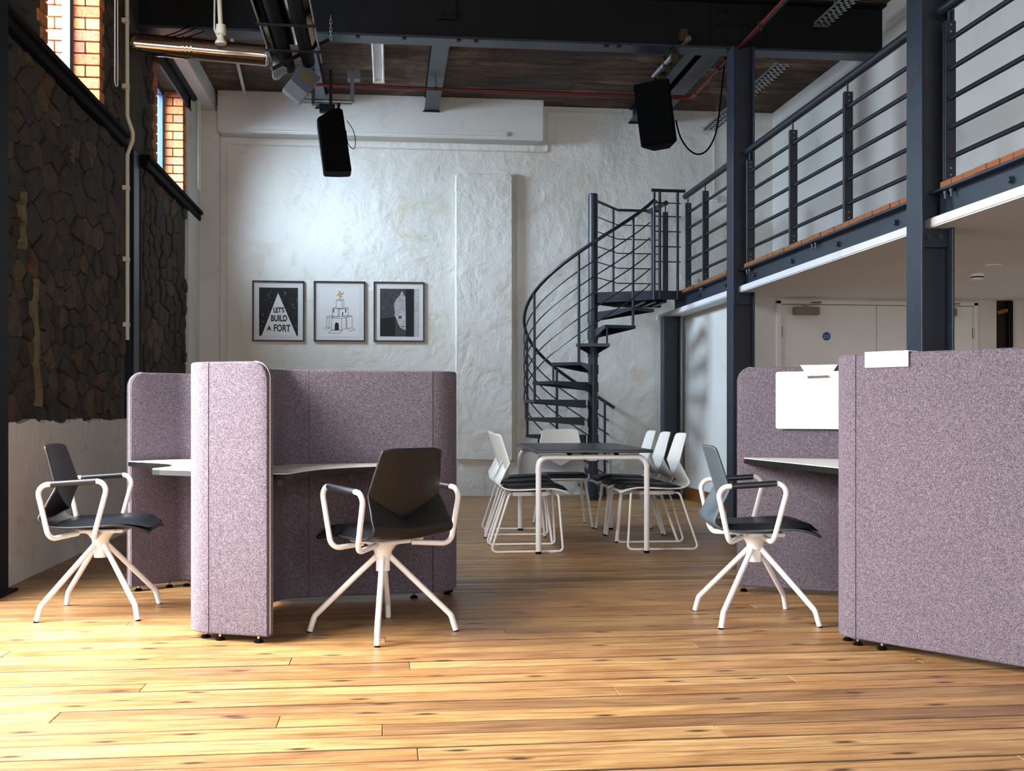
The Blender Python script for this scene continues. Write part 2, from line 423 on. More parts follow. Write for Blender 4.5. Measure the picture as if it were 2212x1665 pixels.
for q in seeds:
    poly = [(q[0]-.35, q[1]-.35), (q[0]+.35, q[1]-.35), (q[0]+.35, q[1]+.35), (q[0]-.35, q[1]+.35)]
    for s_ in seeds:
        if s_ is q or abs(s_[0]-q[0]) > .6 or abs(s_[1]-q[1]) > .6: continue
        nx, ny = s_[0]-q[0], s_[1]-q[1]; poly = clip(poly, nx, ny, (s_[0]**2+s_[1]**2-q[0]**2-q[1]**2)/2)
    poly = [(x/AN, y) for x, y in poly]
    if len(poly) < 3: continue
    yc = sum(k[0] for k in poly)/len(poly); zc = sum(k[1] for k in poly)/len(poly)
    y0, y1 = min(k[0] for k in poly), max(k[0] for k in poly); z0, z1 = min(k[1] for k in poly), max(k[1] for k in poly)
    bad = any(a-0.10 < y1 and y0 < c+0.06 and z1 > SILL-0.02 and z0 < HEAD+0.02 for a, c in WIN)
    bad = bad or (y1 > 9.80 and y0 < 10.40) or y1 > 12.68 or y0 < 6.2 or z0 < 0.86 or z1 > 4.9 or (z1-z0) > .45
    if not bad: cells.append((yc, zc, poly))
def stone_b(yc, zc, poly):
    P = []
    for i in range(len(poly)):       # break the straight sides a little
        a, c = poly[i], poly[(i+1) % len(poly)]; P.append(a)
        if math.hypot(c[0]-a[0], c[1]-a[1]) > 0.05: P.append(((a[0]+c[0])/2+rng.uniform(-.008, .008), (a[1]+c[1])/2+rng.uniform(-.008, .008)))
    d = rng.uniform(0.006, 0.030); n = len(P); g0, g1, g2 = 1.0, rng.uniform(.90, .95), rng.uniform(.55, .7)
    ring = lambda g, x: [(x+rng.uniform(-.003, .003), yc+(p[0]-yc)*g, zc+(p[1]-zc)*g) for p in P]
    vs = [(XL-0.02, yc+(p[0]-yc)*g0, zc+(p[1]-zc)*g0) for p in P]+ring(g1, XL+d*.75)+ring(g2, XL+d)
    fs = [(r_*n+i, r_*n+(i+1) % n, (r_+1)*n+(i+1) % n, (r_+1)*n+i) for r_ in (0, 1) for i in range(n)]+[tuple(2*n+i for i in range(n))]
    return B().add(vs, fs)
cells.sort(key=lambda q: q[0])
cells.sort(key=lambda q: -len(q[2])*0-(max(k[0] for k in q[2])-min(k[0] for k in q[2]))*(max(k[1] for k in q[2])-min(k[1] for k in q[2]))/q[0]**3)
rest = B()
for i, (yc, zc, poly) in enumerate(cells):
    bb = stone_b(yc, zc, poly)
    if i < 298: bb.build('stone', 'stone', wall_left)
    else: rest.add(bb.v, bb.f)
if rest.v: rest.build('stonework', 'stone', wall_left)['kind'] = 'stuff'
# plaster foot with its ragged top and the plastered far strip
def ragged(y0, y1, zf, n, x):
    P = [(y0, -0.02)] + [(y0+(y1-y0)*i/n, zf(y0+(y1-y0)*i/n)) for i in range(n+1)] + [(y1, -0.02)]
    b = B(); m = len(P)
    b.v = [(x, p, q) for p, q in P] + [(XL-0.01, p, q) for p, q in P]
    b.f = [tuple(range(m)), tuple(range(2*m-1, m-1, -1))] + [(i, m+i, m+(i+1) % m, (i+1) % m) for i in range(m)]
    return b
zf = lambda y: 0.95+0.035*noise.noise((y*3, 0, 0))+0.022*noise.noise((y*16, 3, 0))
ragged(6.12, 9.78, zf, 120, XL+0.045).build('plaster_skin', 'wall_low', wall_left)
ragged(10.42, 12.6, zf, 40, XL+0.045).build('plaster_skin', 'wall_low', wall_left)
b = B(); n = 60                      # plastered strip at the far end, ragged near edge
P = [(12.6+0.03*noise.noise((i*0.35, 9, 0)), 4.7*i/n) for i in range(n+1)]
vs = [(XL+0.04, p, q) for p, q in P] + [(XL+0.04, YB, q) for p, q in P] + [(XL-0.01, p, q) for p, q in P]
fs = [(i, n+1+i, n+2+i, i+1) for i in range(n)] + [(i, i+1, 2*n+3+i, 2*n+2+i) for i in range(n)]
b.add(vs, fs); b.build('plaster_skin', 'wall_smooth', wall_left)
# pale lime runs down the stone
for (y, z0, z1, w) in ((7.02, 2.0, 2.35, .05), (7.25, 1.05, 1.85, .03), (8.05, 2.75, 2.85, .03)):
    P = [(y+0.10*(i/8)**2*(1 if z1-z0 > .6 else 0)+0.02*math.sin(i*1.9+y), z1+(z0-z1)*i/8, w*(0.6+0.4*math.sin(i*2.3+y*5)**2)) for i in range(9)]
    b = B().add([(XL+0.052, p-q/2, r_) for p, r_, q in P]+[(XL+0.052, p+q/2, r_) for p, r_, q in P]+[(XL-0.005, p-q/2, r_) for p, r_, q in P]+[(XL-0.005, p+q/2, r_) for p, r_, q in P],
                [(i, i+1, 10+i, 9+i) for i in range(8)]+[(i, i+1, 19+i, 18+i) for i in range(8)]+[(9+i, 10+i, 28+i, 27+i) for i in range(8)])
    b.build('lime_run', 'lime', wall_left)
# bricks lining the openings
bt = B().box(-0.5, 0.5, -0.5, 0.5, -0.5, 0.5).mesh('brick', 'brick', bevel=0.04, seg=1)
def brick(x0, x1, y0, y1, z0, z1):
    o = bpy.data.objects.new('brick', bt); C.objects.link(o); o.parent = wall_left
    o.location = ((x0+x1)/2, (y0+y1)/2, (z0+z1)/2); o.scale = (x1-x0, y1-y0, z1-z0)
CO = 0.092
for wi, (a, c) in enumerate(WIN[2:]):
    k = 0; z = SILL
    while z < HEAD-0.03:
        z1 = min(z+CO-0.012, HEAD)
        xs = [XL+0.012, XL-0.10, XL-0.195] if k % 2 else [XL+0.012, XL-0.195]
        for p, q in zip(xs, xs[1:]): brick(q+0.006, p-0.004, c-0.035, c+0.015, z, z1)      # far jamb inside
        xs = [XL-0.26, XL-0.33, XL-0.418] if k % 2 else [XL-0.26, XL-0.418]
        for p, q in zip(xs, xs[1:]): brick(q+0.006, p-0.004, c-0.035, c+0.015, z, z1)      # far jamb outside
        brick(XL-0.20, XL+0.012, a-(0.10 if k % 2 else 0.17), a+0.03, z, z1)                 # near jamb corner
        brick(XL-0.10, XL+0.012, c-0.0, c+(0.10 if k % 2 else 0.05), z, z1)
        z += CO; k += 1
# window frames, panes, sills
for wi, (a, c) in enumerate(WIN):
    w = thing('window_%d' % (wi+1), ('high window beyond the left edge of the picture, farthest from the end wall', 'high window beyond the left edge of the picture above the added glazed door', 'nearer high window with bright brick jambs at the top left', 'farther high window with a black roller blind near the end wall')[wi], 'window', (XL-0.23, (a+c)/2, SILL)); w['kind'] = 'structure'
    f = B(); x0, x1 = XL-0.26, XL-0.20
    f.box(x0, x1, a, a+0.05, SILL, HEAD); f.box(x0, x1, c-0.085, c-0.035, SILL, HEAD)
    f.box(x0, x1, a, c-0.035, SILL, SILL+0.05); f.box(x0, x1, a, c-0.035, HEAD-0.05, HEAD)
    m = a+0.32*(c-a); f.box(x0+0.01, x1-0.01, m-0.012, m+0.012, SILL+0.05, HEAD-0.05)
    f.build('window_frame', 'glazing_bar', w)
    B().box(XL-0.234, XL-0.228, a+0.05, c-0.085, SILL+0.05, HEAD-0.05).build('pane', 'glass', w)
for i, (y0, y1) in enumerate(((6.55, 9.63), (10.40, 13.30))):
    s = B().box(XL-0.05, XL+0.085, y0, y1, SILL-0.03, SILL+0.012); s.box(XL-0.01, XL+0.06, y0, y1, SILL-0.10, SILL-0.03)
    struct('trim_%d' % (i+1), s, 'tube_black', 'black sloping sill board under the high windows', bevel=0.006)
# unseen glazed door, added outside the frame as a light source
w = thing('window_5', 'unseen tall glazed door added to the stone wall for light', 'window', (XL-0.2, 4.5, 0)); w['kind'] = 'structure'
f = B(); d0, d1, e0, e1 = ADDED_DOOR
for yy in (d0, d0+0.78, d0+1.56, d0+2.34, d1-0.06): f.box(XL-0.26, XL-0.2, yy, yy+0.06, e0, e1)
for zz in (e0, 1.0, e1-0.06): f.box(XL-0.26, XL-0.2, d0, d1, zz, zz+0.06)
f.build('window_frame', 'glazing_bar', w); B().box(XL-0.235, XL-0.23, d0, d1, e0, e1).build('pane', 'glass', w)

# end wall, pier, downstand, raised panel
wall_back = struct('wall_back', B().box(XW, 7.2, YB, YB+0.3, -0.1, 5.2), 'wall', 'white flaking plaster end wall', )
p = B().box(XL-0.1, -1.975, YB-0.10, YB+0.02, -0.02, 4.6); p.build('pier', 'wall_smooth', wall_back, bevel=0.01)
p = B(); n = 10; x0, x1, zt, r = 0.775, 1.50, 3.90, 0.07
poly = [(x0, 0.42), (x1, 0.40)] + [(x1-r+r*math.cos(k*math.pi/2/n), zt-r+r*math.sin(k*math.pi/2/n)) for k in range(n+1)] + [(x0+r-r*math.sin(k*math.pi/2/n), zt-r+r*math.cos(k*math.pi/2/n)) for k in range(n+1)]
poly = [(x+0.012*noise.noise((z*2.0, x*3, 0)), z) for x, z in poly]
q = B().prism(poly, 0, 0.09); q.v = [(x, YB-z, y) for x, y, z in q.v]; q.build('raised_panel', 'wall', wall_back, bevel=0.03, seg=3)
p = B(); n = 26                       # rough thicker plaster low on the wall, left of the stair
P = [(-1.95+3.5*i/n, 0.50+0.03*noise.noise((i*0.4, 4, 0))-0.10*max(0, (i/n-0.75))*4) for i in range(n+1)]
vs = [(x, YB-0.05, z) for x, z in P]+[(x, YB-0.035, -0.02) for x, z in P]+[(x, YB+0.01, z+0.03) for x, z in P]
p.add(vs, [(i, i+1, n+2+i, n+1+i) for i in range(n)]+[(i, i+1, 2*n+3+i, 2*n+2+i) for i in range(n)]); p.build('plaster_skin', 'wall', wall_back)
box = B().box(-1.97, 1.84, YB-0.26, YB+0.01, 4.25, ZC+0.02)
struct('trim_3', box, 'wall_smooth', 'boxed-in white downstand under the ceiling at the end wall', bevel=0.012)
bead = B().box(-1.58, 1.40, YB-0.285, YB-0.255, 4.285, 4.335); tag(bead.build('cable_trunking', 'wall_smooth', bevel=0.004), 'long white plastic trunking along the boxed downstand', 'trunking')
down = B().box(XL-0.01, -2.0, 10.42, YB, 4.53, ZC+0.01)
struct('trim_4', down, 'wall_smooth', 'white plastered downstand beam along the long wall', bevel=0.008)

# ceilings
struct('ceiling', B().box(XW, 7.2, 10.42, YB+0.3, ZC, ZC+0.5), 'concrete', 'rust-stained board-marked concrete ceiling')
struct('ceiling', B().box(XW, 7.2, -3.4, 10.2, ZN, ZN+0.3), 'concrete', 'stained concrete ceiling of the near bay')
# gallery upper wall, wall behind camera, right wall
struct('wall_right', B().box(4.75, 4.95, -3.4, YB, 2.30, 5.0).box(6.75, 6.95, -3.4, YB, -0.1, 2.4), 'wall_smooth', 'grey white plaster wall behind the gallery')
fw = B(); fw.box(XW, 7.2, -3.3, -2.9, -0.1, 0.9); fw.box(XW, 7.2, -3.3, -2.9, 3.5, 5.2)
for x0, x1 in ((XW, -2.0), (0.2, 0.9), (3.1, 7.2)): fw.box(x0, x1, -3.3, -2.9, 0.9, 3.5)
struct('wall_front', fw, 'wall_smooth', 'white plaster wall behind the camera')
for i, (x0, x1) in enumerate(((-2.0, 0.2), (0.9, 3.1))):
    w = thing('window_%d' % (6+i), ('large window behind the camera on the left', 'large window behind the camera on the right')[i], 'window', ((x0+x1)/2, -3.1, 0.9)); w['kind'] = 'structure'
    f = B()
    for xx in (x0, (x0+x1)/2-0.03, x1-0.06): f.box(xx, xx+0.06, -3.14, -3.08, 0.9, 3.5)
    for zz in (0.9, 2.2, 3.44): f.box(x0, x1, -3.14, -3.08, zz, zz+0.06)
    f.build('window_frame', 'glazing_bar', w); B().box(x0, x1, -3.112, -3.108, 0.9, 3.5).build('pane', 'glass', w)

# ------------------------------------------------------------------ steelwork
def bolt(parent, p, ax, r=0.016, h=0.02, m='bolt'):
    p = Vector(p); a = Vector(ax).normalized()
    b = B().cyl(p, p+a*0.006, r*1.35, 10); b.cyl(p+a*0.006, p+a*h, r, 6); return b.build('bolt', m, parent)
def column(x0, x1, y0, y1, z1, label, cat='column', m='steel', tf=0.014, tw=0.012):
    t = thing('steel_column', label, 'column', ((x0+x1)/2, (y0+y1)/2, 0), group='steel columns')
    B().box(x0, x0+tf, y0, y1, 0, z1).build('flange', m, t, bevel=0.002, seg=1)
    B().box(x1-tf, x1, y0, y1, 0, z1).build('flange', m, t, bevel=0.002, seg=1)
    ym = (y0+y1)/2; B().box(x0+tf, x1-tf, ym-tw/2, ym+tw/2, 0, z1).build('web', m, t)
    B().box(x0-0.04, x1+0.04, y0-0.04, y1+0.04, 0, 0.015).build('base_plate', m, t)
    return t
col1 = column(3.20, 3.41, 10.10, 10.30, 4.44, 'tall navy steel column where the main beam lands beside the doors')
col2 = column(3.20, 3.41, 6.40, 6.60, 4.9, 'tall navy steel column nearest the camera on the gallery side')
for t, y0 in ((col1, 10.1), (col2, 6.4)):
    B().box(3.215, 3.395, y0+0.06, y0+0.075, 2.02, 2.135).build('cleat_plate', 'steel', t, bevel=0.002, seg=1)
    for x in (3.265, 3.345): bolt(t, (x, y0+0.06, 2.085), (0, -1, 0))
for z in (3.03, 3.09):
    for y in (6.45, 6.53): B().cyl((3.2, y, z), (3.196, y, z), 0.008, 8).build('rust_hole', 'baseboard', col2)
column(3.20, 3.40, 12.72, 12.90, 2.14, 'short navy steel column under the stair landing')
column(-2.34, -2.14, 6.36, 6.565, 4.9, 'black steel column at the left edge against the stone wall', m='steel_dark')
column(-2.44, -2.245, 10.16, 10.36, 4.5, 'steel column set into a recess of the stone wall', m='steel')
# main beam across the hall
t = thing('main_beam', 'deep black riveted steel beam spanning the hall', 'beam', (0.5, 10.3, 4.44))
B().box(XL+0.0, 4.75, 10.20, 10.42, 4.44, 4.462).build('flange', 'steel', t, bevel=0.002, seg=1)
B().box(XL+0.0, 4.75, 10.20, 10.42, 4.905, 4.93).build('flange', 'steel_dark', t)
B().box(XL+0.0, 4.75, 10.30, 10.318, 4.462, 4.905).build('web', 'steel_dark', t)
B().box(3.05, 3.56, 10.285, 10.30, 4.47, 4.90).build('splice_plate', 'steel_dark', t, bevel=0.002, seg=1)
for x in (3.12, 3.21, 3.33, 3.43):
    for z in (4.54, 4.69, 4.83): bolt(t, (x, 10.285, z), (0, -1, 0), 0.02, 0.028, 'steel_dark')
B().box(0.44, 0.62, 10.28, 10.30, 4.72, 4.93).build('cleat_plate', 'steel_dark', t, bevel=0.003, seg=1)
B().box(0.44, 0.62, 10.265, 10.30, 4.64, 4.715).build('cleat_plate', 'steel_dark', t, bevel=0.004, seg=1)
for x in (0.49, 0.57): bolt(t, (x, 10.265, 4.68), (0, -1, 0), 0.016, 0.02, 'steel_dark')
for x in (-0.30, 0.12, 0.62, 0.78, 2.0, 2.12, 2.62): B().box(x, x+0.04, 10.19, 10.24, 4.425, 4.44).build('clip', 'steel_dark', t)
# joists from beam to end wall
def joist(x, w, label, y1=YB-0.26+0.25):
    t = thing('ceiling_joist', label, 'joist', (x, 11.9, 4.56), group='ceiling joists')
    B().box(x-w/2, x+w/2, 10.43, y1, 4.56, 4.575).build('flange', 'steel', t, bevel=0.002, seg=1)
    B().box(x-w/2, x+w/2, 10.43, y1, 4.715, 4.73).build('flange', 'steel_dark', t)
    B().box(x-0.006, x+0.006, 10.43, y1, 4.575, 4.715).build('web', 'steel_dark', t)
    B().box(x-w/2-0.015, x+w/2+0.015, y1-0.012, y1, 4.545, 4.56).build('end_plate', 'steel_dark', t)
    return t
joist(-0.775, 0.13, 'navy ceiling joist above the left loudspeaker', YB-0.275)
joist(0.50, 0.17, 'navy ceiling joist in the middle of the far bay', YB-0.275)
joist(3.20, 0.19, 'navy ceiling joist at the gallery edge', YB-0.02)
joist(2.98, 0.10, 'black ceiling joist beside the gallery edge joist', YB-0.02)

# ------------------------------------------------------------------ gallery (mezzanine)
XM = 3.28; ZF = 2.39
deck = thing('gallery_deck', 'timber boarded gallery deck with orange board ends', 'gallery', (XM, 8.0, 2.14)); deck['kind'] = 'structure'
y = 3.3
bd = B().box(-0.5, 0.5, -0.5, 0.5, -0.5, 0.5).mesh('deck_board', 'timber', bevel=0.02, seg=1)
while y < 12.75:
    if not any(a < y+0.07 < c for a, c in ((6.28, 6.64), (9.98, 10.34))):
        o = bpy.data.objects.new('deck_board', bd); C.objects.link(o); o.parent = deck
        L = 4.74-XM+rng.uniform(-0.004, 0.004)
        o.location = (4.74-L/2-XM, y+0.066-8.0, ZF-0.0175-2.14); o.scale = (L, 0.130, 0.035)
    y += 0.132
struct('ceiling', B().box(XM-0.01, 6.75, 3.2, YB, 2.135, 2.195), 'soffit', 'white plasterboard soffit under the gallery', bevel=0.008)
def edge_beam(y0, y1, label):
    t = thing('gallery_edge_beam', label, 'beam', (XM, (y0+y1)/2, 2.195), group='gallery edge beams')
    B().box(XM-0.005, XM+0.075, y0, y1, 2.338, 2.353).build('flange', 'steel', t, bevel=0.002, seg=1)
    B().box(XM+0.055, XM+0.07, y0, y1, 2.197, 2.338).build('web', 'steel', t)
    yy = y0+0.45
    while yy < y1-0.2:
        bolt(t, (XM+0.055, yy, 2.265), (-1, 0, 0), 0.018, 0.024, 'steel'); yy += 0.95
    for yy in (y0+0.12, y0+0.19, (y0+y1)/2, (y0+y1)/2+0.07, y1-0.12, y1-0.19):
        B().cyl((XM+0.03, yy, 2.338), (XM+0.03, yy, 2.318), 0.014, 6).cyl((XM+0.03, yy, 2.318), (XM+0.03, yy, 2.29), 0.008, 8).build('bolt', 'bolt', t)
edge_beam(10.26, 12.75, 'navy steel edge beam beside the spiral stair landing')
edge_beam(6.56, 10.14, 'navy steel edge beam of the gallery between the two columns')
edge_beam(3.3, 6.44, 'navy steel edge beam of the gallery nearest the camera')
def railing(y0, y1, posts, label):
    t = thing('gallery_railing', label, 'railing', (XM+0.03, (y0+y1)/2, ZF), group='gallery railings')
    B().tube([(XM+0.03, y0, 3.43), (XM+0.03, y1, 3.43)], 0.033, 14).build('handrail', 'rail', t, smooth=40)
    for z in (3.225, 3.05, 2.875, 2.70, 2.525):
        B().tube([(XM+0.03, y0+0.03, z), (XM+0.03, y1-0.03, z)], 0.0155, 8).build('rail_bar', 'rail', t, smooth=40)
    for y in posts:
        p = B().box(XM-0.003, XM+0.063, y-0.022, y-0.010, ZF, 3.335); p.box(XM+0.002, XM+0.058, y+0.010, y+0.022, ZF, 3.335)
        p.box(XM+0.01, XM+0.05, y-0.010, y+0.010, 3.245, 3.335); p.box(XM+0.01, XM+0.05, y-0.010, y+0.010, ZF, 2.49)
        p.cyl((XM+0.03, y, 3.335), (XM+0.03, y, 3.41), 0.008, 8)
        po = p.build('post', 'rail', t, bevel=0.0015, seg=1)
        for z in (3.31, 3.27, 2.46, 2.42): B().cyl((XM+0.03, y-0.022, z), (XM+0.03, y-0.026, z), 0.006, 8).build('screw', 'galv', po)
    return t
railing(10.36, 12.19, (11.40, 12.08), 'short dark railing of the gallery beside the spiral stair')
railing(6.64, 10.02, (7.75, 8.85, 9.95), 'dark horizontal bar railing of the gallery between the columns')
railing(3.3, 6.36, (3.8, 5.1, 6.28), 'dark horizontal bar railing of the gallery nearest the camera')

# ------------------------------------------------------------------ walls and doors under the gallery
struct('wall_partition', B().box(3.46, 3.58, 10.62, YB, -0.05, 2.14), 'wall_smooth', 'white partition wall under the gallery behind the dining chairs')
struct('baseboard_partition', B().box(3.435, 3.465, 10.60, 12.7, -0.01, 0.14), 'baseboard', 'varnished timber baseboard of the partition wall', bevel=0.004)
YD = 10.58
struct('wall_doors', B().box(3.42, 3.80, YD, YD+0.12, -0.05, 2.14).box(5.86, 6.08, YD, YD+0.12, -0.05, 2.14).box(3.80, 5.86, YD, YD+0.12, 2.095, 2.14).box(6.24, 6.75, YD, YD+0.12, -0.05, 2.14), 'wall_smooth', 'white wall holding the double doors under the gallery')
b = B().box(3.785, 3.835, YD-0.02, YD+0.1, 0, 2.11).box(5.83, 5.875, YD-0.02, YD+0.1, 0, 2.11).box(3.785, 5.875, YD-0.02, YD+0.1, 2.075, 2.115)
struct('trim_5', b, 'door_paint', 'white painted frame of the double doors', bevel=0.004)
for i, (x0, x1, hx, lab) in enumerate(((3.84, 4.815, 3.838, 'wide white door leaf with round blue sign'), (4.82, 5.828, 5.83, 'white door leaf right of the blue sign door'))):
    d = thing('door_%d' % (i+1), lab, 'door', ((x0+x1)/2, YD, 0)); d['kind'] = 'structure'
    B().box(x0, x1, YD-0.005, YD+0.04, 0.01, 2.07).build('door_leaf', 'door_paint', d, bevel=0.002, seg=1)
    for z in (0.25, 1.1, 1.80):
        h = B().cyl((hx, YD-0.012, z-0.05), (hx, YD-0.012, z+0.05), 0.011, 8).box(hx-0.012, hx+0.012, YD-0.012, YD-0.004, z-0.05, z+0.05)
        h.build('hinge', 'hinge', d)
    cx = x0+0.24 if i == 0 else x1-0.33
    cl = B().box(cx-0.13, cx+0.13, YD-0.075, YD-0.006, 1.965, 2.045).build('door_closer', 'hinge', d, bevel=0.008)
    sg = 1 if i == 0 else 1
    B().beam((cx-0.04*sg, YD-0.05, 2.055), (cx+0.10, YD-0.17, 2.075), 0.022, 0.012).beam((cx+0.10, YD-0.17, 2.082), (cx+0.06, YD-0.03, 2.092), 0.02, 0.01).build('closer_arm', 'hinge', cl)
def text_mesh(body, size, m, off=0.0, align='CENTER'):
    cu = bpy.data.curves.new('text', 'FONT'); cu.body = body; cu.size = size; cu.align_x = align; cu.align_y = 'CENTER'; cu.offset = off; cu.extrude = 0.0004
    o = bpy.data.objects.new('text', cu); C.objects.link(o); bpy.context.view_layer.update()
    me = bpy.data.meshes.new_from_object(o.evaluated_get(bpy.context.evaluated_depsgraph_get()))
    bpy.data.objects.remove(o); bpy.data.curves.remove(cu)
    me.materials.clear(); me.materials.append(M[m]); return me
def flat_text(name, body, size, m, loc, parent, off=0.0, rz=0.0, squash=1.0):
    o = bpy.data.objects.new(name, text_mesh(body, size, m, off)); C.objects.link(o); o.parent = parent
    o.location = loc; o.rotation_euler = (R(90), rz, 0); o.scale = (squash, 1, 1); return o
s = thing('fire_door_sign', 'small round blue sign with white lettering on the door', 'sign', (4.30, YD-0.005, 1.76))
B().cyl((0, -0.0003, 0), (0, -0.004, 0), 0.042, 32).build('disc', 'sign_blue', s, world=False)
flat_text('lettering', 'Fire door\nkeep shut', 0.017, 'print_white', (0, -0.005, 0), s)
# dark panel painted as the shade of a gap, and a bare post
p = B().box(6.08, 6.24, YD+0.02, YD+0.10, -0.02, 2.14); struct('trim_6', p, 'recess', 'dark panel standing in for the shaded gap beside the door wall')
t = thing('steel_column', 'narrow dark steel post in the gap right of the doors', 'column', (6.20, YD, 0), group='steel columns')
B().box(6.19, 6.24, YD-0.03, YD+0.02, 0, 2.13).build('post', 'steel_dark', t)
B().beam((6.09, YD-0.01, 2.01), (6.20, YD-0.01, 2.04), 0.02, 0.035).build('timber_scrap', 'timber', t)
# soffit fittings
d = thing('smoke_detector', 'round white smoke detector under the gallery soffit', 'detector', (4.75, 8.55, 2.135))
B().lathe([(0.052, 0), (0.054, -0.02), (0.05, -0.024)]).build('base', 'white_plastic', d, smooth=40, world=False)
B().lathe([(0.049, -0.024), (0.05, -0.034)]).build('vent_band', 'black', d, world=False)
B().lathe([(0.05, -0.034), (0.045, -0.045), (0.025, -0.054), (0.001, -0.056)]).build('cap', 'white_plastic', d, smooth=40, world=False)
tag(B().lathe([(0.062, 0), (0.064, -0.006), (0.05, -0.008), (0.001, -0.007)], (4.58, 8.02, 2.135)).build('ceiling_cover', 'white_plastic', smooth=40), 'flat round white cover plate on the gallery soffit', 'cover plate')
# sockets on the end wall above the gallery
def socket(x, z, w, h, label, g):
    t = thing('wall_socket', label, 'socket', (x, YB, z), group=g)
    B().box(-w/2, w/2, -0.035, 0, -h/2, h/2).build('box', 'white_plastic', t, bevel=0.006, world=False)
    for sx in (-1, 1):
        for q in ((0, 0.018), (-0.012, -0.008), (0.012, -0.008)):
            B().box(sx*w/4+q[0]-0.004, sx*w/4+q[0]+0.004, -0.0365, -0.034, q[1]-0.005, q[1]+0.005).build('pin_hole', 'black', t, world=False)
socket(3.72, 2.62, 0.13, 0.09, 'double wall socket low behind the gallery railing', 'wall sockets')
socket(4.0, 3.65, 0.09, 0.08, 'small wall socket below a vertical conduit', 'wall sockets')

# ------------------------------------------------------------------ spiral stair
SX, SY = 2.325, 12.55
st = thing('spiral_staircase', 'navy steel spiral staircase rising to the gallery', 'staircase', (SX, SY, 0))
B().cyl((SX, SY, 0), (SX, SY, 3.50), 0.055, 24).build('centre_pole', 'rail', st, smooth=40)
B().lathe([(0.055, 3.50), (0.05, 3.508), (0.001, 3.51)], (SX, SY, 0), 24).build('pole_cap', 'rail', st)
def ang(rel): return R(259.5-rel)
def pt(rel, r, z): a = ang(rel); return Vector((SX+r*math.cos(a), SY+r*math.sin(a), z))
RO = 0.79
for k in range(-2, 9):
    z = 1.75-0.2*k+(0.0 if k > -2 else 0.0); c = 22.5*k; w = 13.0
    ring = [pt(c-w, RO, z), pt(c+w, RO, z), pt(c+62 if False else c+w*1.0, 0.10, z), pt(c-w, 0.10, z)]
    tr = B().prism([(p.x, p.y) for p in ring], z-0.006, z)
    # turned-down edges, deeper at the pole
    for a, b_ in ((ring[0], ring[3]), (ring[1], ring[2])):
        d = Vector((0, 0, -1)); s_ = (a-b_).cross(d).normalized()*0.003
        tr.add([a+s_, a-s_, a-s_+d*0.035, a+s_+d*0.035, b_+s_, b_-s_, b_-s_+d*0.095, b_+s_+d*0.095], [(0,1,2,3),(7,6,5,4),(0,4,5,1),(1,5,6,2),(2,6,7,3),(3,7,4,0)])
    tr.beam(ring[0]-Vector((0,0,0.017)), ring[1]-Vector((0,0,0.017)), 0.006, 0.034)
    B().cyl((SX, SY, z-0.10), (SX, SY, z-0.0), 0.062, 24)
    to = tr.build('tread', 'rail', st)
    B().cyl((SX, SY, z-0.11), (SX, SY, z), 0.064, 24).build('collar', 'rail', to, smooth=40)
    if k < 8:   # strut joining the tread to the next one down
        e = pt(c+w-1.7, RO-0.012, z); B().cyl(e, e+Vector((0,0,-0.2)), 0.011, 8).build('strut', 'rail', st, smooth=40)
def zline(rel): return 1.75+0.10-rel/22.5*0.2
def helix(off, r0, a0, a1, rad, extra=None, seg=8):
    n = 44; P = [pt(a0+(a1-a0)*i/n, r0, zline(a0+(a1-a0)*i/n)+off) for i in range(n+1)]
    if extra: P = extra+P
    return B().tube(P, rad, seg)
P1 = Vector((2.97, 12.22, 0)); P2 = Vector((XM, 12.25, 0)); P3 = Vector((XM, 13.2, 0)); P4 = Vector((2.72, 13.2, 0))
helix(0.98, RO, -58, 199, 0.019, [Vector((2.99, 12.24, 3.37))], 12).build('handrail', 'rail', st, smooth=40)
for off in (0.10, 0.27, 0.44, 0.61, 0.78):
    helix(off, RO, -52, 194, 0.0075, None, 6).build('rail_bar', 'rail', st, smooth=40)
for rel in (-33.75, 11.25, 56.25, 101.25, 146.25, 190.5):
    z0 = max(0.0, 1.75-0.2*math.ceil(rel/22.5)) if rel < 180 else 0.0
    p = pt(rel, RO-0.012, z0); q = pt(rel, RO-0.006, zline(rel)+0.98)
    B().cyl(p, q, 0.0155, 10).build('baluster', 'rail', st, smooth=40)
ZP = 2.375
pf = B().prism([(SX, SY-0.05), (P1.x, P1.y), (P2.x+0.02, P2.y), (P3.x+0.02, P3.y), (P4.x, P4.y), (SX-0.03, SY+0.06)], ZP-0.008, ZP)
for a, b_, d0, d1 in (((SX+0.04, SY-0.07), P1, 0.12, 0.10), (P1, P2, 0.10, 0.10), (P4, (SX-0.02, SY+0.06), 0.10, 0.12), (P3, P4, 0.10, 0.10)):
    a = Vector((a[0], a[1], ZP)); b_ = Vector((b_[0], b_[1], ZP)); s_ = (b_-a).cross(Vector((0,0,1))).normalized()*0.004
    pf.add([a+s_, a-s_, a-s_-Vector((0,0,d0)), a+s_-Vector((0,0,d0)), b_+s_, b_-s_, b_-s_-Vector((0,0,d1)), b_+s_-Vector((0,0,d1))], [(0,1,2,3),(7,6,5,4),(0,4,5,1),(1,5,6,2),(2,6,7,3),(3,7,4,0)])
pf.build('landing_plate', 'rail', st)
for x in (2.9, 3.02, 3.14): B().box(x, x+0.05, 12.55, 13.1, ZP-0.10, ZP-0.012).build('landing_rib', 'rail', st)
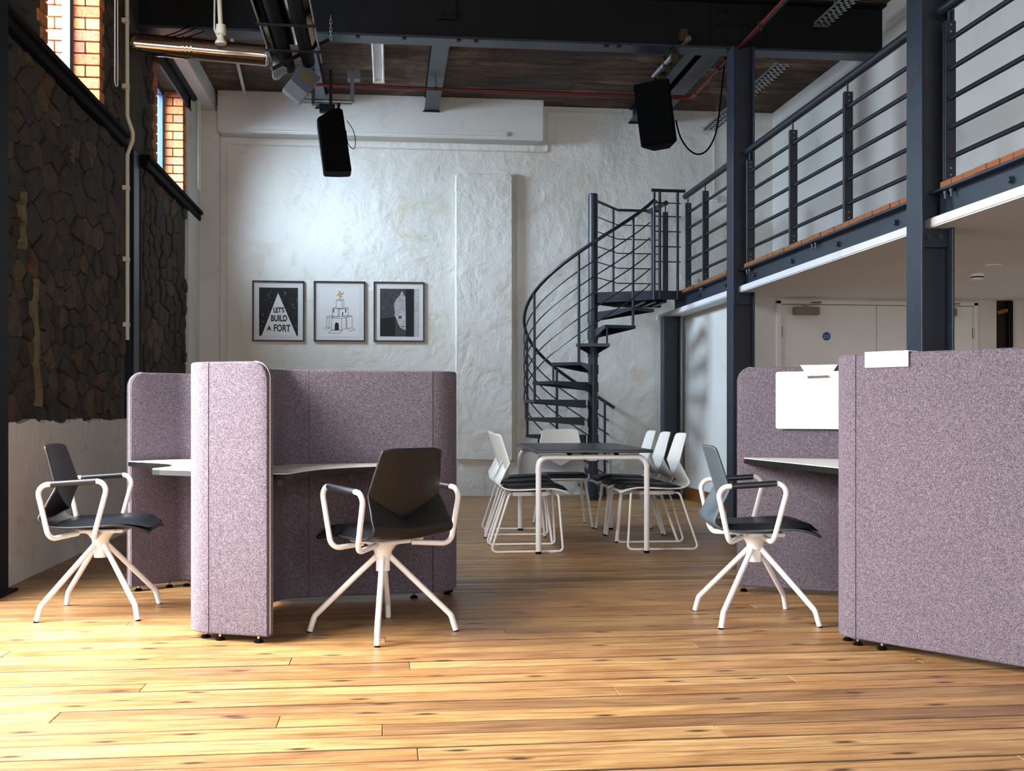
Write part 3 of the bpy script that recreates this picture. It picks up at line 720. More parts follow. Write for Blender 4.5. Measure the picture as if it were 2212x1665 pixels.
# guard at the landing front and the one along its back
g0, g1 = Vector((2.93, 12.22, 0)), Vector((3.30, 12.24, 0))
B().tube([g0+Vector((0,0,3.50)), g1+Vector((0.02,0,3.50))], 0.018, 10).build('handrail', 'rail', st, smooth=40)
for t_ in (0.08, 0.26, 0.82):
    p = g0.lerp(g1, t_); B().cyl(p+Vector((0,0,ZP-0.1)), p+Vector((0,0,3.49)), 0.0165, 10).build('baluster', 'rail', st, smooth=40)
for z in (2.70, 2.87, 3.04, 3.21, 3.36):
    B().tube([g0.lerp(g1, 0.05)+Vector((0,0,z)), g0.lerp(g1, 0.92)+Vector((0,0,z))], 0.007, 6).build('rail_bar', 'rail', st, smooth=40)
bk = [Vector((SX+0.04, SY+0.04, 0)), Vector((2.74, 13.15, 0)), Vector((3.24, 13.17, 0))]
B().tube([p+Vector((0,0,3.44)) for p in bk], 0.016, 10).build('handrail', 'rail', st, smooth=40)
for z in (2.56, 2.74, 2.92, 3.09, 3.26): B().tube([p+Vector((0,0,z)) for p in bk], 0.007, 6).build('rail_bar', 'rail', st, smooth=40)
for p in (bk[0].lerp(bk[1], 0.78), bk[1].lerp(bk[2], 0.85)):
    B().cyl(p+Vector((0,0,ZP-0.1)), p+Vector((0,0,3.44)), 0.0155, 10).build('baluster', 'rail', st, smooth=40)
p = Vector((3.19, 12.62, 0)); B().box(p.x-0.03, p.x+0.03, p.y-0.012, p.y+0.012, ZF-0.02, 3.33).cyl(p+Vector((0,0,3.33)), p+Vector((0,0,3.42)), 0.008, 8).build('post', 'rail', st)
B().tube([(3.19, 12.58, 3.43), (3.12, 13.15, 3.43)], 0.028, 12).build('handrail', 'rail', st, smooth=40)

# ------------------------------------------------------------------ ceiling services
t = thing('sprinkler_pipe', 'thin red sprinkler pipe crossing below the joists and along the gallery edge', 'pipe', (1.3, 11.9, 4.46))
path = fillet([(-0.80, 11.9, 4.47), (3.30, 11.9, 4.455), (3.30, 5.8, 4.50)], 0.06)
B().tube(path, 0.0175, 10).build('pipe_run', 'red', t, smooth=40)
B().tube([(3.30, 11.86, 4.455), (3.30, 5.8, 4.415)], 0.008, 8).build('conduit', 'steel_dark', t)
for x in (0.50, 3.05): B().cyl((x, 11.9, 4.47), (x, 11.9, 4.72), 0.005, 6).box(x-0.015, x+0.015, 11.88, 11.92, 4.44, 4.49).build('hanger', 'brass', t)
for y in (10.9, 9.6, 8.3): B().cyl((3.3, y, 4.48), (3.3, y, 4.41), 0.006, 6).box(3.275, 3.325, y-0.012, y+0.012, 4.45, 4.495).build('hanger', 'brass', t)
for p, q in (((3.08, 11.9, 4.457), (3.22, 11.9, 4.456)), ((3.30, 11.80, 4.455), (3.30, 11.70, 4.456)), ((3.3, 10.95, 4.46), (3.3, 10.85, 4.46))): B().cyl(p, q, 0.026, 10).build('coupling', 'red', t)
# twin tube light
t = thing('batten_light', 'unlit twin tube batten light on the stained ceiling', 'light', (-0.11, 11.65, ZC))
B().box(-0.035, 0.035, -0.78, 0.72, -0.06, 0).build('body', 'white_metal', t, bevel=0.005, world=False)
for sx in (-1, 1): B().cyl((sx*0.05, -0.75, -0.07), (sx*0.05, 0.69, -0.07), 0.013, 12).build('tube', 'white_plastic', t, smooth=40, world=False)
for yy in (-0.76, 0.70): B().box(-0.065, 0.065, yy-0.012, yy+0.012, -0.09, -0.02).build('end_cap', 'cream', t, world=False)
# galvanised cable trays near the gallery
def tray(x, y0, y1, z, label):
    t = thing('cable_tray', label, 'cable tray', (x, (y0+y1)/2, z), group='galvanised cable trays')
    b = B(); w = 0.15; n = int((y1-y0)/0.09)
    for i in range(n+1):
        yy = y0+(y1-y0)*i/n; b.box(x-w/2, x+w/2, yy-0.015, min(yy+0.03, y1+0.03), z, z+0.003)
    for xx in (x-w/2, x-0.02, x+w/2-0.03): b.box(xx, xx+0.03, y0, y1, z, z+0.003)
    b.build('perforated_base', 'galv', t)
    for xx in (x-w/2, x+w/2-0.002): B().box(xx, xx+0.002, y0, y1, z, z+0.03).build('side', 'galv', t)
    for yy in (y0+0.3, y1-0.3): B().cyl((x, yy, z), (x, yy, z+0.35), 0.004, 6).build('hanger_rod', 'galv', t)
tray(3.86, 10.55, 13.1, 4.42, 'galvanised perforated cable tray above the gallery floor')
tray(4.02, 5.5, 10.0, 4.62, 'dark galvanised cable tray in the near bay above the gallery')
d = thing('spotlight', 'small round downlight under the dark tray above the gallery', 'light', (4.04, 9.0, 4.615))
B().lathe([(0.05, 0), (0.055, -0.012), (0.045, -0.016), (0.04, -0.008)]).build('bezel', 'white_plastic', d, smooth=40, world=False)
B().lathe([(0.039, -0.004), (0.039, -0.010), (0.001, -0.011)]).build('lens', 'galv', d, world=False)
# pipes on the walls
def conduit(name, pts, r, m, label, cat='conduit', clips=(), rad=0.03, ax=None):
    t = thing(name, label, cat, tuple(Vector(pts[0])))
    B().tube(fillet(pts, rad), r, 8).build('pipe_run', m, t, smooth=40)
    for c in clips: B().obox(c, (r*3.2, r*3.2, r*2.2)).build('clip', m, t, bevel=0.002, seg=1)
    return t
conduit('wall_conduit', [(-1.90, YB-0.012, 0.1), (-1.90, YB-0.012, 4.17), (1.915, YB-0.012, 4.17), (1.915, YB-0.012, 4.66), (3.2, YB-0.012, 4.66)], 0.008, 'wall_smooth',
        'thin white conduit framing the end wall below the downstand', clips=[(-1.3, YB-0.01, 4.17), (-0.45, YB-0.01, 4.17), (0.45, YB-0.01, 4.17), (1.3, YB-0.01, 4.17), (-1.9, YB-0.01, 3.6), (-1.9, YB-0.01, 2.7), (2.5, YB-0.01, 4.66)])
conduit('wall_conduit', [(4.0, YB-0.01, 3.69), (4.0, YB-0.01, 4.7)], 0.008, 'wall_smooth', 'vertical white conduit above the small wall socket', clips=[(4.0, YB-0.01, 4.2)])
conduit('wall_conduit', [(XL+0.05, 9.66, 1.62), (XL+0.05, 9.66, 3.18), (XL+0.085, 9.70, 3.31), (XL+0.085, 9.70, 3.38), (XL+0.05, 9.66, 3.50), (XL+0.05, 9.64, 4.9)], 0.017, 'cream',
        'pale grey pipe running up the stone wall beside the recess', clips=[(XL+0.04, 9.66, 1.75), (XL+0.04, 9.66, 2.3), (XL+0.04, 9.66, 2.9), (XL+0.04, 9.65, 3.75), (XL+0.04, 9.64, 4.3)], rad=0.08)
conduit('ceiling_conduit', [(-1.66, YB-0.28, 4.70), (-1.50, 10.5, 4.70)], 0.018, 'wall_smooth', 'white pipe under the ceiling left of the heater', cat='conduit')
# black leads between wall and beam
for i, (dy, dz) in enumerate(((0, 0), (0.05, -0.03), (0.1, 0.03))):
    n = 10; a = Vector((XL+0.1, 10.08+0.03*i, 4.33)); b_ = Vector((-1.75+0.07*i, 10.16+dy, 4.47))
    P = [a.lerp(b_, k/n)+Vector((0, 0, -0.05*math.sin(math.pi*k/n)-dz*k/n*0.2)) for k in range(n+1)]
    tag(B().tube(P, 0.005, 6).build('black_cable', 'black', smooth=40), 'black lead sagging from the wall to the main beam, %s of three' % ('lowest', 'middle', 'upper')[i], 'cable', 'three black leads')
# sensor on a drop pole
t = thing('ceiling_sensor', 'cream sensor hanging on a drop pole left of the heater', 'sensor', (-1.44, 9.8, 4.25))
B().cyl((0.0, 0, 0.06), (-0.03, 0, 0.68), 0.02, 12).build('pole', 'cream', t, smooth=40, world=False)
B().lathe([(0.04, 0.10), (0.045, 0.05), (0.045, 0.02), (0.03, 0.01)], seg=20).build('housing', 'cream', t, smooth=40, world=False)
B().lathe([(0.022, 0.015), (0.03, -0.02), (0.05, -0.05), (0.045, -0.065), (0.001, -0.066)], seg=20).build('lens', 'cream', t, smooth=40, world=False)
B().tube(fillet([(-0.05, 0, 0.68), (-0.055, 0, 0.06), (-0.02, 0, -0.02)], 0.04), 0.007, 8).build('lead', 'cream', t, smooth=40, world=False)
# radiant tube heater
hx0, hx1, hz = -1.04, -0.60, 4.15
t = thing('tube_heater', 'long black radiant tube heater with mirrored reflector under the beam', 'heater', ((hx0+hx1)/2, 9.0, hz))
rf = B(); prof = [(hx0, hz), (hx0+0.03, hz+0.09), (hx0+0.10, hz+0.15), (hx1-0.10, hz+0.15), (hx1-0.03, hz+0.09), (hx1, hz)]
ya, yb = 6.2, 10.1
for (p, q) in zip(prof, prof[1:]):
    for e in (0, 1):
        pass
    n_ = Vector((-(q[1]-p[1]), 0, q[0]-p[0])).normalized()*0.002
    rf.add([(p[0], ya, p[1]), (q[0], ya, q[1]), (q[0], yb, q[1]), (p[0], yb, p[1]), (p[0]+n_.x, ya, p[1]+n_.z), (q[0]+n_.x, ya, q[1]+n_.z), (q[0]+n_.x, yb, q[1]+n_.z), (p[0]+n_.x, yb, p[1]+n_.z)],
           [(0,3,2,1),(4,5,6,7),(0,1,5,4),(2,3,7,6)])
rf.build('reflector', 'mirror', t)
for xx in (hx0, hx1): B().box(xx-0.006, xx+0.006, ya, yb, hz-0.008, hz+0.012).build('reflector_lip', 'galv', t)
xa, xb = hx0+0.125, hx1-0.125
B().tube([(xa, ya, hz+0.04), (xa, yb+0.30, hz+0.04)], 0.058, 18).build('burner_tube', 'tube_black', t, smooth=40)
B().tube([(xb, ya, hz+0.04), (xb, yb+0.12, hz+0.04)], 0.058, 18).build('burner_tube', 'tube_black', t, smooth=40)
for y in (6.9, 8.0, 9.1, 9.75): B().box(hx0-0.02, hx1+0.02, y-0.02, y+0.02, hz-0.025, hz-0.015).box(hx0+0.0, hx0+0.02, y-0.012, y+0.012, hz-0.02, hz+0.04).build('bracket', 'steel_dark', t)
B().beam((-1.02, 9.92, 4.02), (-0.54, 10.12, 4.36), 0.035, 0.03).build('hanger_bar', 'steel_dark', t)
rt = Matrix.Rotation(R(38), 3, 'Y') @ Matrix.Rotation(R(12), 3, 'Z')
B().obox((-0.80, 10.36, 4.02), (0.20, 0.22, 0.30), rt).build('burner_box', 'grey_box', t, bevel=0.006)
B().obox(Vector((-0.80, 10.36, 4.02))+rt @ Vector((0, -0.115, 0.05)), (0.19, 0.012, 0.19), rt).build('burner_panel', 'blue_box', t)
B().obox(Vector((-0.80, 10.36, 4.02))+rt @ Vector((0.0, -0.123, 0.06)), (0.13, 0.006, 0.10), rt).build('burner_plate', 'brass', t)
B().lathe([(0.02, 0), (0.115, 0.0), (0.125, 0.015), (0.12, 0.05), (0.07, 0.10), (0.06, 0.13)], (-1.05, 10.28, 4.16), 24, 0).build('fan_housing', 'galv', t, smooth=40)
for (cx, cy, z0, z1) in ((-1.06, 9.9, 4.05, 4.44), (-0.52, 10.12, 4.36, 4.56)):
    z = z0; k = 0
    while z < z1:
        L = fillet([(cx-0.009, cy, z), (cx+0.009, cy, z), (cx+0.009, cy, z+0.045), (cx-0.009, cy, z+0.045)], 0.009, 3, True)
        if k % 2: L = [Vector((cx, cy+(p.x-cx), p.z)) for p in L]
        B().tube(L, 0.0028, 5, closed=True).build('chain_link', 'galv', t); z += 0.036; k += 1
tf = thing('flue_duct', 'polished round flue duct from the wall to the heater', 'duct', (-1.6, 10.02, 4.22))
B().tube([(XL+0.01, 9.98, 4.22), (-1.09, 10.14, 4.205)], 0.092, 28).build('duct', 'chrome', tf, smooth=40)
for x in (-1.80, -1.765, -1.73): B().tube([(x, 10.028, 4.216), (x+0.012, 10.029, 4.216)], 0.097, 28).build('clamp_ring', 'chrome', tf, smooth=40)
# loudspeakers
def speaker(loc, rx, ry, rz, w, d, h, label, sc=1.0):
    t = thing('loudspeaker', label, 'loudspeaker', loc, group='black loudspeakers'); t.rotation_euler = (rx, ry, rz)
    b = B().prism([(-w/2, 0), (w/2, 0), (w*0.24, d), (-w*0.24, d)], -h/2, h/2); b.build('cabinet', 'black', t, bevel=0.012, world=False)
    B().box(-w/2+0.02, w/2-0.02, -0.012, -0.001, -h/2+0.02, h/2-0.02).build('grille', 'black', t, bevel=0.004, world=False)
    B().box(-0.025, 0.025, d*0.5-0.04, d*0.5+0.04, h/2-0.002, h/2+0.03).build('yoke', 'steel_dark', t, world=False)
    return t
t = thing('loudspeaker', 'black wedge loudspeaker hanging left under the navy joist', 'loudspeaker', (-0.55, 11.55, 3.77), R(4), group='black loudspeakers')
w_ = [(-0.185, 0.215), (-0.02, 0.325), (0.072, 0.325), (0.165, -0.305), (0.05, -0.315), (-0.115, -0.315)]
b = B().prism(w_, -0.15, 0.15); b.v = [(x, z, y) for x, y, z in b.v]; b.build('cabinet', 'black', t, bevel=0.010, world=False)
b = B().prism([(-0.165, 0.20), (-0.02, 0.30), (0.05, 0.30), (0.14, -0.285), (-0.10, -0.295)], -0.158, -0.149); b.v = [(x, z, y) for x, y, z in b.v]; b.build('grille', 'black', t, world=False)
B().box(0.0, 0.06, -0.04, 0.04, 0.32, 0.35).build('yoke', 'steel_dark', t, world=False)
speaker((2.66, 10.95, 4.02), R(3), R(-7), R(-20), 0.37, 0.30, 0.64, 'larger black loudspeaker hanging near the gallery column')
t = thing('speaker_clamp', 'steel clamp bar carrying the left loudspeaker', 'clamp', (-0.6, 11.7, 4.3))
B().cyl((-0.95, 11.7, 4.24), (-0.38, 11.7, 4.24), 0.026, 14).build('bar', 'galv', t, smooth=40)
B().box(-0.72, -0.56, 11.72, 11.80, 4.14, 4.22).build('junction_box', 'steel_dark', t, bevel=0.004)
for x in (-0.78, -0.6): B().box(x-0.015, x+0.015, 11.66, 11.74, 4.20, 4.56).build('drop_strap', 'brass' if x < -0.7 else 'steel_dark', t)
B().cyl((-0.52, 11.7, 4.22), (-0.52, 11.58, 4.13), 0.018, 10).build('drop_pin', 'steel_dark', t)
B().box(-0.40, -0.36, 11.67, 11.73, 4.24, 4.47).box(-0.43, -0.30, 11.64, 11.76, 4.47, 4.56).build('end_bracket', 'grey_box', t)
t = thing('speaker_clamp', 'brassy beam clamp and short tube above the larger loudspeaker', 'clamp', (2.72, 10.6, 4.5))
B().cyl((2.66, 11.0, 4.40), (2.80, 10.18, 4.52), 0.026, 14).build('bar', 'galv', t, smooth=40)
B().box(2.72, 2.80, 10.20, 10.30, 4.50, 4.62).build('beam_clamp', 'brass', t, bevel=0.01)
for y in (10.4, 10.7, 10.95): B().box(2.68, 2.76, y-0.012, y+0.012, 4.36, 4.50).build('strap', 'brass', t, bevel=0.004, seg=1)
B().cyl((2.66, 10.98, 4.42), (2.66, 11.02, 4.30), 0.02, 10).build('drop_pin', 'steel_dark', t)
P = [(2.87, 10.93, 3.95), (2.92, 10.96, 3.80), (3.0, 10.97, 3.68), (3.10, 10.97, 3.62), (3.20, 10.97, 3.66), (3.28, 10.96, 3.80), (3.32, 10.95, 4.0), (3.34, 10.9, 4.30), (3.36, 10.85, 4.60)]
def smooth_path(P, n=6):
    P = [Vector(p) for p in P]; out = []
    for i in range(len(P)-1):
        p0, p1, p2, p3 = P[max(i-1,0)], P[i], P[i+1], P[min(i+2, len(P)-1)]
        for k in range(n):
            u = k/n; out.append(0.5*((2*p1)+(p2-p0)*u+(2*p0-5*p1+4*p2-p3)*u*u+(3*p1-p0-3*p2+p3)*u**3))
    return out+[P[-1]]
tag(B().tube(smooth_path(P), 0.0085, 8).build('speaker_cable', 'black', smooth=40), 'black cable looping from the larger loudspeaker to the ceiling', 'cable')
P = [(-0.43, 11.6, 4.02), (-0.37, 11.6, 3.93), (-0.345, 11.6, 3.82), (-0.36, 11.6, 3.73), (-0.42, 11.6, 3.79), (-0.44, 11.6, 3.92)]
tag(B().tube(smooth_path(P), 0.004, 6).build('speaker_cable', 'black', smooth=40), 'short thin lead looped beside the left loudspeaker', 'cable')
P = [(-0.55, 10.5, 4.60), (0.0, 10.6, 4.50), (0.45, 10.5, 4.60)]
tag(B().tube(smooth_path(P, 10), 0.005, 6).build('ceiling_cable', 'cream', smooth=40), 'thin pale cable sagging below the batten light', 'cable')
# blind and its bead chains
t = thing('roller_blind', 'black roller blind drawn up over the far window', 'blind', (XL+0.06, 11.7, 4.5))
B().cyl((XL+0.07, 10.75, 4.53), (XL+0.07, 12.78, 4.53), 0.035, 16).build('roller', 'fabric_black', t, smooth=40)
B().box(XL+0.035, XL+0.04, 10.78, 12.74, 4.38, 4.53).box(XL+0.03, XL+0.045, 10.78, 12.74, 4.37, 4.39).build('cloth', 'fabric_black', t)
def beads(x, y, z0, z1, w, label):
    t = thing('bead_chain', label, 'chain', (x, y, z0), group='blind bead chains')
    P = fillet([(0, -w/2, z1-z0), (0, -w/2*1.2, 0), (0, w/2*1.2, 0.0), (0, w/2, z1-z0)], w*0.55, 8)
    B().tube(P, 0.005, 6).build('chain', 'white_plastic', t, smooth=40, world=False)
beads(XL+0.13, 12.74, 3.50, 4.50, 0.10, 'white bead chain loop of the far roller blind')
beads(XL+0.08, 9.15, 3.61, 4.7, 0.08, 'white bead chain loop beside the near window')

# ------------------------------------------------------------------ felt work pods
def panel_b(path, z0, z1, th, free0=0.0, free1=0.0):
    P = [Vector((p[0], p[1], 0)) for p in path]
    if free1 or free0:      # more points near a rounded free end
        Q = []
        L = [0]
        for a, b_ in zip(P, P[1:]): L.append(L[-1]+(b_-a).length)
        tot = L[-1]; ss = set(L)
        for k in range(9):
            d = 1-math.cos(k/8*math.pi/2)
            if free1: ss.add(tot-free1*d)
            if free0: ss.add(free0*d)
        for s in sorted(ss):
            for i in range(len(P)-1):
                if L[i]-1e-9 <= s <= L[i+1]+1e-9: Q.append(P[i].lerp(P[i+1], (s-L[i])/max(1e-9, L[i+1]-L[i]))); break
        P = Q
    L = [0]
    for a, b_ in zip(P, P[1:]): L.append(L[-1]+(b_-a).length)
    tot = L[-1]; r = min(0.012, th*0.3); vs = []; m = 0
    sec = []
    for (cx, cz, a0) in ((1, 1, 0), (-1, 1, 90), (-1, -1, 180), (1, -1, 270)):
        for k in range(4): sec.append((cx, cz, R(a0+30*k)))
    m = len(sec)
    for i, p in enumerate(P):
        d = (P[min(i+1, len(P)-1)]-P[max(i-1, 0)]).normalized(); n = Vector((-d.y, d.x, 0))
        zt = z1
        for fr, dist in ((free1, tot-L[i]), (free0, L[i])):
            if fr and dist < fr: zt = min(zt, z1-fr+math.sqrt(max(0, fr*fr-(fr-dist)**2)))
        for cx, cz, a in sec:
            u = cx*(th/2-r)+r*math.cos(a); w = (zt-r if cz > 0 else z0+r)+r*math.sin(a)
            vs.append(p+n*u+Vector((0, 0, w)))
    fs = [(i*m+k, i*m+(k+1) % m, (i+1)*m+(k+1) % m, (i+1)*m+k) for i in range(len(P)-1) for k in range(m)]
    fs += [tuple(range(m-1, -1, -1)), tuple((len(P)-1)*m+k for k in range(m))]
    return B().add(vs, fs)
def foot(parent, x, y):
    f = B().cyl((x, y, 0.012), (x, y, 0.045), 0.006, 8).build('foot', 'chrome', parent)
    B().lathe([(0.02, 0), (0.022, 0.006), (0.012, 0.014), (0.009, 0.016)], (x, y, 0), 14).build('glide', 'black', f, smooth=40)
def trim(path, g0, g1):     # shorten a straight two-point path
    a, b_ = Vector(path[0]), Vector(path[-1]); d = (b_-a).normalized(); return [a+d*g0, b_-d*g1]
def piping(parent, p, d, z0, z1, fr, th):
    p = Vector((p[0], p[1], 0)); d = Vector((d[0], d[1], 0)).normalized()
    P = [p+Vector((0, 0, z0+0.01))]+[p-d*(fr-fr*math.cos(k/8*math.pi/2))+Vector((0, 0, z1-fr+fr*math.sin(k/8*math.pi/2))) for k in range(9)]
    P = [q+d*0.001 for q in P]
    B().tube(P, 0.0022, 6).build('piping', 'white_plastic', parent, smooth=40)
PZ0 = 0.03
OX, OY = -0.557, 5.995
pod = thing('work_pod', 'mauve felt three-seat work pod on the left', 'work pod', (OX, OY, 0), group='mauve felt work pods')
PL, PR, PF, TH, PZ1 = 0.93, 0.13, 0.415, 0.06, 1.24
def pol(r, a, base=0): return Vector((OX+r*math.cos(R(a+base)), OY+r*math.sin(R(a+base)), 0))
for w in (8, 128, 248):
    d = Vector((math.cos(R(w)), math.sin(R(w)), 0)); e = Vector((-d.y, d.x, 0)); o = Vector((OX, OY, 0))
    panel_b([o+d*0.133, o+d*(PL-PR-0.002)], PZ0, PZ1, TH).build('wing_panel', 'felt', pod, smooth=40)
    arc = [o+d*(PL-PR)+e*PR+(d*math.sin(R(a))-e*math.cos(R(a)))*PR for a in range(0, 91, 9)]
    panel_b(arc, PZ0, PZ1, TH).build('corner_panel', 'felt', pod, smooth=40)
    c = o+d*PL
    fp = panel_b([c+e*(PR+0.002), c+e*PF], PZ0, PZ1, TH, 0, 0.075).build('end_panel', 'felt', pod, smooth=40)
    piping(fp, c+e*PF, e, PZ0, PZ1, 0.075, TH)
    for q in (o+d*0.25, o+d*0.70, c+e*0.08-d*0.03, c+e*0.17, c+e*0.36): foot(pod, q.x, q.y)
    a1, a2 = w, w+120   # curved inner corner between this wing and the next
    n1 = Vector((-math.sin(R(a1)), math.cos(R(a1)), 0)); n2 = Vector((math.sin(R(a2)), -math.cos(R(a2)), 0))
    k = 0.0145; cc = o+(Vector((math.cos(R(w+60)), math.sin(R(w+60)), 0)))*(k/math.sin(R(60)))
    pa = o+d*0.131+n1*k; pb = o+Vector((math.cos(R(a2)), math.sin(R(a2)), 0))*0.131+n2*k
    panel_b(fillet([pa, cc, pb], 0.19, 10), PZ0, PZ1, 0.029).build('inner_corner_panel', 'felt', pod, smooth=40)
DZ = 0.742
for w, dname in ((128, 'a'), (248, 'b'), (8, 'c')):
    raw = [(0.10, 60), (0.80, 3.0), (0.895, 10), (0.905, 12), (0.945, 23.5), (0.97, 28.0), (0.93, 29.5), (0.74, 36.0), (0.62, 44), (0.57, 55), (0.56, 66), (0.60, 78), (0.72, 88), (0.745, 91), (0.745, 96), (0.735, 104), (0.74, 116.9)]
    poly = [(pol(r, a, w).x, pol(r, a, w).y) for r, a in raw]
    dk = B().prism(poly, DZ-0.003, DZ).build('desk_top', 'laminate', pod)
    B().prism(poly, DZ-0.028, DZ-0.003).build('desk_edge', 'edge_black' if w != 248 else 'edge_black', dk)
    for r, a in ((0.62, 10), (0.70, 26), (0.5, 105)):
        q = pol(r, a, w); B().obox((q.x, q.y, DZ-0.05), (0.05, 0.006, 0.045), Matrix.Rotation(R(w+(a > 60)*120), 3, 'Z')).build('desk_bracket', 'grey_box', dk)
    q0, q1 = pol(0.42, 82, w), pol(0.42, 108, w)
    B().beam((q0.x, q0.y, DZ-0.05), (q1.x, q1.y, DZ-0.05), 0.03, 0.04).build('cable_tray', 'grey_box', dk)

# right-hand pod: an angular run of the same panels
pod2 = thing('work_pod', 'mauve felt work pod cut off by the right edge with a white board hung inside', 'work pod', (2.4, 5.2, 0), group='mauve felt work pods')
QZ1 = 1.268
pts = [Vector((1.975, 6.14, 0)), Vector((2.70, 5.704, 0)), Vector((2.55, 5.18, 0)), Vector((1.968, 4.738, 0)), Vector((2.98, 3.345, 0))]
rad = [0, 0.14, 0.14, 0.12, 0]
segs = []; prev = pts[0]
for i in range(1, 4):
    a, b_, c = pts[i-1], pts[i], pts[i+1]; f = fillet([a, b_, c], rad[i], 10)[1:-1]
    segs.append(('s', [prev, f[0]])); segs.append(('a', f)); prev = f[-1]
segs.append(('s', [prev, pts[-1]]))
for i, (k, pp) in enumerate(segs):
    if k == 's':
        pp = trim(pp, 0 if i == 0 else 0.0015, 0.0015)
        o = panel_b(pp, PZ0, QZ1, TH, 0.075 if i == 0 else 0, 0.075 if i == len(segs)-1 else 0).build('wing_panel', 'felt', pod2, smooth=40)
        if i == 0: piping(o, pp[0], pp[0]-pp[1], PZ0, QZ1, 0.075, TH)
    else:
        panel_b(pp, PZ0, QZ1, TH).build('corner_panel', 'felt', pod2, smooth=40)
for x, y in ((2.0, 6.118), (2.5, 5.83), (2.58, 5.38), (2.3, 5.0), (2.03, 4.75), (2.035, 4.655), (2.10, 4.555), (2.5, 4.01), (2.9, 3.46)): foot(pod2, x, y)
poly = [(1.962, 5.985), (1.99, 6.085), (2.62, 5.70), (2.50, 5.24), (2.06, 4.90)]
dk = B().prism(poly, 0.757, 0.76).build('desk_top', 'laminate', pod2)
B().prism(poly, 0.729, 0.757).build('desk_edge', 'edge_black', dk)
B().obox((2.25, 5.78, 0.71), (0.25, 0.03, 0.03), Matrix.Rotation(R(-31), 3, 'Z')).build('desk_bracket', 'grey_box', dk)

# white boards hooked over the panels
def whiteboard(loc, rz, label):
    t = thing('hanging_whiteboard', label, 'whiteboard', loc, rz, group='hanging white boards')
    r = 0.012; w, z0, z1 = 0.46, -0.345, -0.03
    poly = fillet([(-w/2, z0, 0), (w/2, z0, 0), (w/2, z1, 0), (-w/2, z1, 0)], r, 4, True)
    b = B().prism([(p.x, p.y) for p in poly], 0, 0.010); b.v = [(x, -0.055-z, y) for x, y, z in b.v]; b.build('board', 'laminate', t, world=False)
    s = B().box(-0.10, 0.10, -0.045, 0.038, 0.002, 0.006)                           # strip over the panel top
    s.add([(-0.10, -0.045, 0.006), (0.10, -0.045, 0.006), (0.075, -0.052, -0.035), (-0.075, -0.052, -0.035), (-0.10, -0.041, 0.006), (0.10, -0.041, 0.006), (0.075, -0.048, -0.035), (-0.075, -0.048, -0.035)],
          [(0,1,2,3),(7,6,5,4),(0,4,5,1),(1,5,6,2),(2,6,7,3),(3,7,4,0)])
    s.build('hook', 'laminate', t, world=False)
    B().box(-0.10, 0.10, 0.034, 0.040, -0.062, 0.006).build('hook_plate', 'laminate', t, bevel=0.002, seg=1, world=False)
    B().cyl((-0.055, -0.072, -0.062), (0.055, -0.072, -0.059), 0.006, 10).build('pen_rest', 'hinge', t, world=False)
    for x in (-0.045, 0.04): B().cyl((x, -0.065, -0.055), (x, -0.072, -0.055), 0.006, 10).build('magnet', 'white_plastic', t, world=False)
dr = (pts[1]-pts[0]).normalized(); q = pts[0]+dr*0.455
whiteboard((q.x, q.y, QZ1), math.atan2(dr.y, dr.x), 'white board hooked over the inside of the right pod')
dr = (pts[4]-pts[3]).normalized(); q = pts[3]+dr*0.265
whiteboard((q.x, q.y, QZ1), math.atan2(dr.y, dr.x)+math.pi, 'white board hung behind the long front panel, only its hook plate showing')

# ------------------------------------------------------------------ chairs
SEAT = [(.278, .428, .180), (.255, .441, .203), (.17, .453, .217), (.07, .449, .222), (-.04, .443, .224), (-.13, .441, .225), (-.185, .447, .225), (-.222, .463, .224), (-.243, .490, .222)]
def seat_z(y):
    for (a, b_) in zip(SEAT, SEAT[1:]):
        if b_[0] <= y <= a[0]: return b_[1]+(a[1]-b_[1])*(y-b_[0])/(a[0]-b_[0])
    return SEAT[0][1]
def shell_mesh(m, name='shell'):
    us = [-1, -.85, -.6, -.35, -.15, 0, .15, .35, .6, .85, 1]; rows = []
    for y, z, w in SEAT: rows.append([(u*w, y, z+0.010*u*u*(1 if y < .2 else .3)-(0.012*u**4 if y > .25 else 0)) for u in us])
    zt = 0.855
    yup = lambda z, u: -.158-(z-.64)*.30-.028*(1-u*u)
    for k in range(11):
        row = []
        for u in us:
            zk = .528+.12*abs(u)
            if k < 4: f = (k+1)/4; z = .49+(zk-.49)*f
            else: f = (k-3)/7; z = zk+(zt-zk)*f
            hw = .222-(z-.49)*(.022/.154) if z < .644 else .20-(z-.644)*(.036/.211)
            if z >= zk: y = yup(z, u)
            else: y0 = -.243+.012*u*u; y = y0+(yup(zk, u)-y0)*((z-.49)/(zk-.49))**1.25
            if k == 10: z = zt-.012*max(0, abs(u)-.8)/.2
            row.append((u*hw, y, z))
        rows.append(row)
    n = len(us); b = B()
    b.add([p for r_ in rows for p in r_], [(i*n+j, i*n+j+1, (i+1)*n+j+1, (i+1)*n+j) for i in range(len(rows)-1) for j in range(n-1)])
    me = b.mesh(name, m, smooth=True)
    for p in me.polygons: p.use_smooth = True
    kr = (len(SEAT)+3)*n; at = me.attributes.new('crease_edge', 'FLOAT', 'EDGE')
    for e in me.edges:
        a, c = e.vertices
        if kr <= a < kr+n and kr <= c < kr+n: at.data[e.index].value = 0.75
    return me
def mesh_obj(name, me, parent):
    o = bpy.data.objects.new(name, me); C.objects.link(o); o.parent = parent; return o
def add_shell(parent, me):
    o = mesh_obj('shell', me, parent)
    s = o.modifiers.new('subdivision', 'SUBSURF'); s.levels = 1; s.render_levels = 2; s.boundary_smooth = 'PRESERVE_CORNERS'
    t = o.modifiers.new('thickness', 'SOLIDIFY'); t.thickness = 0.011; t.offset = 0
    return o
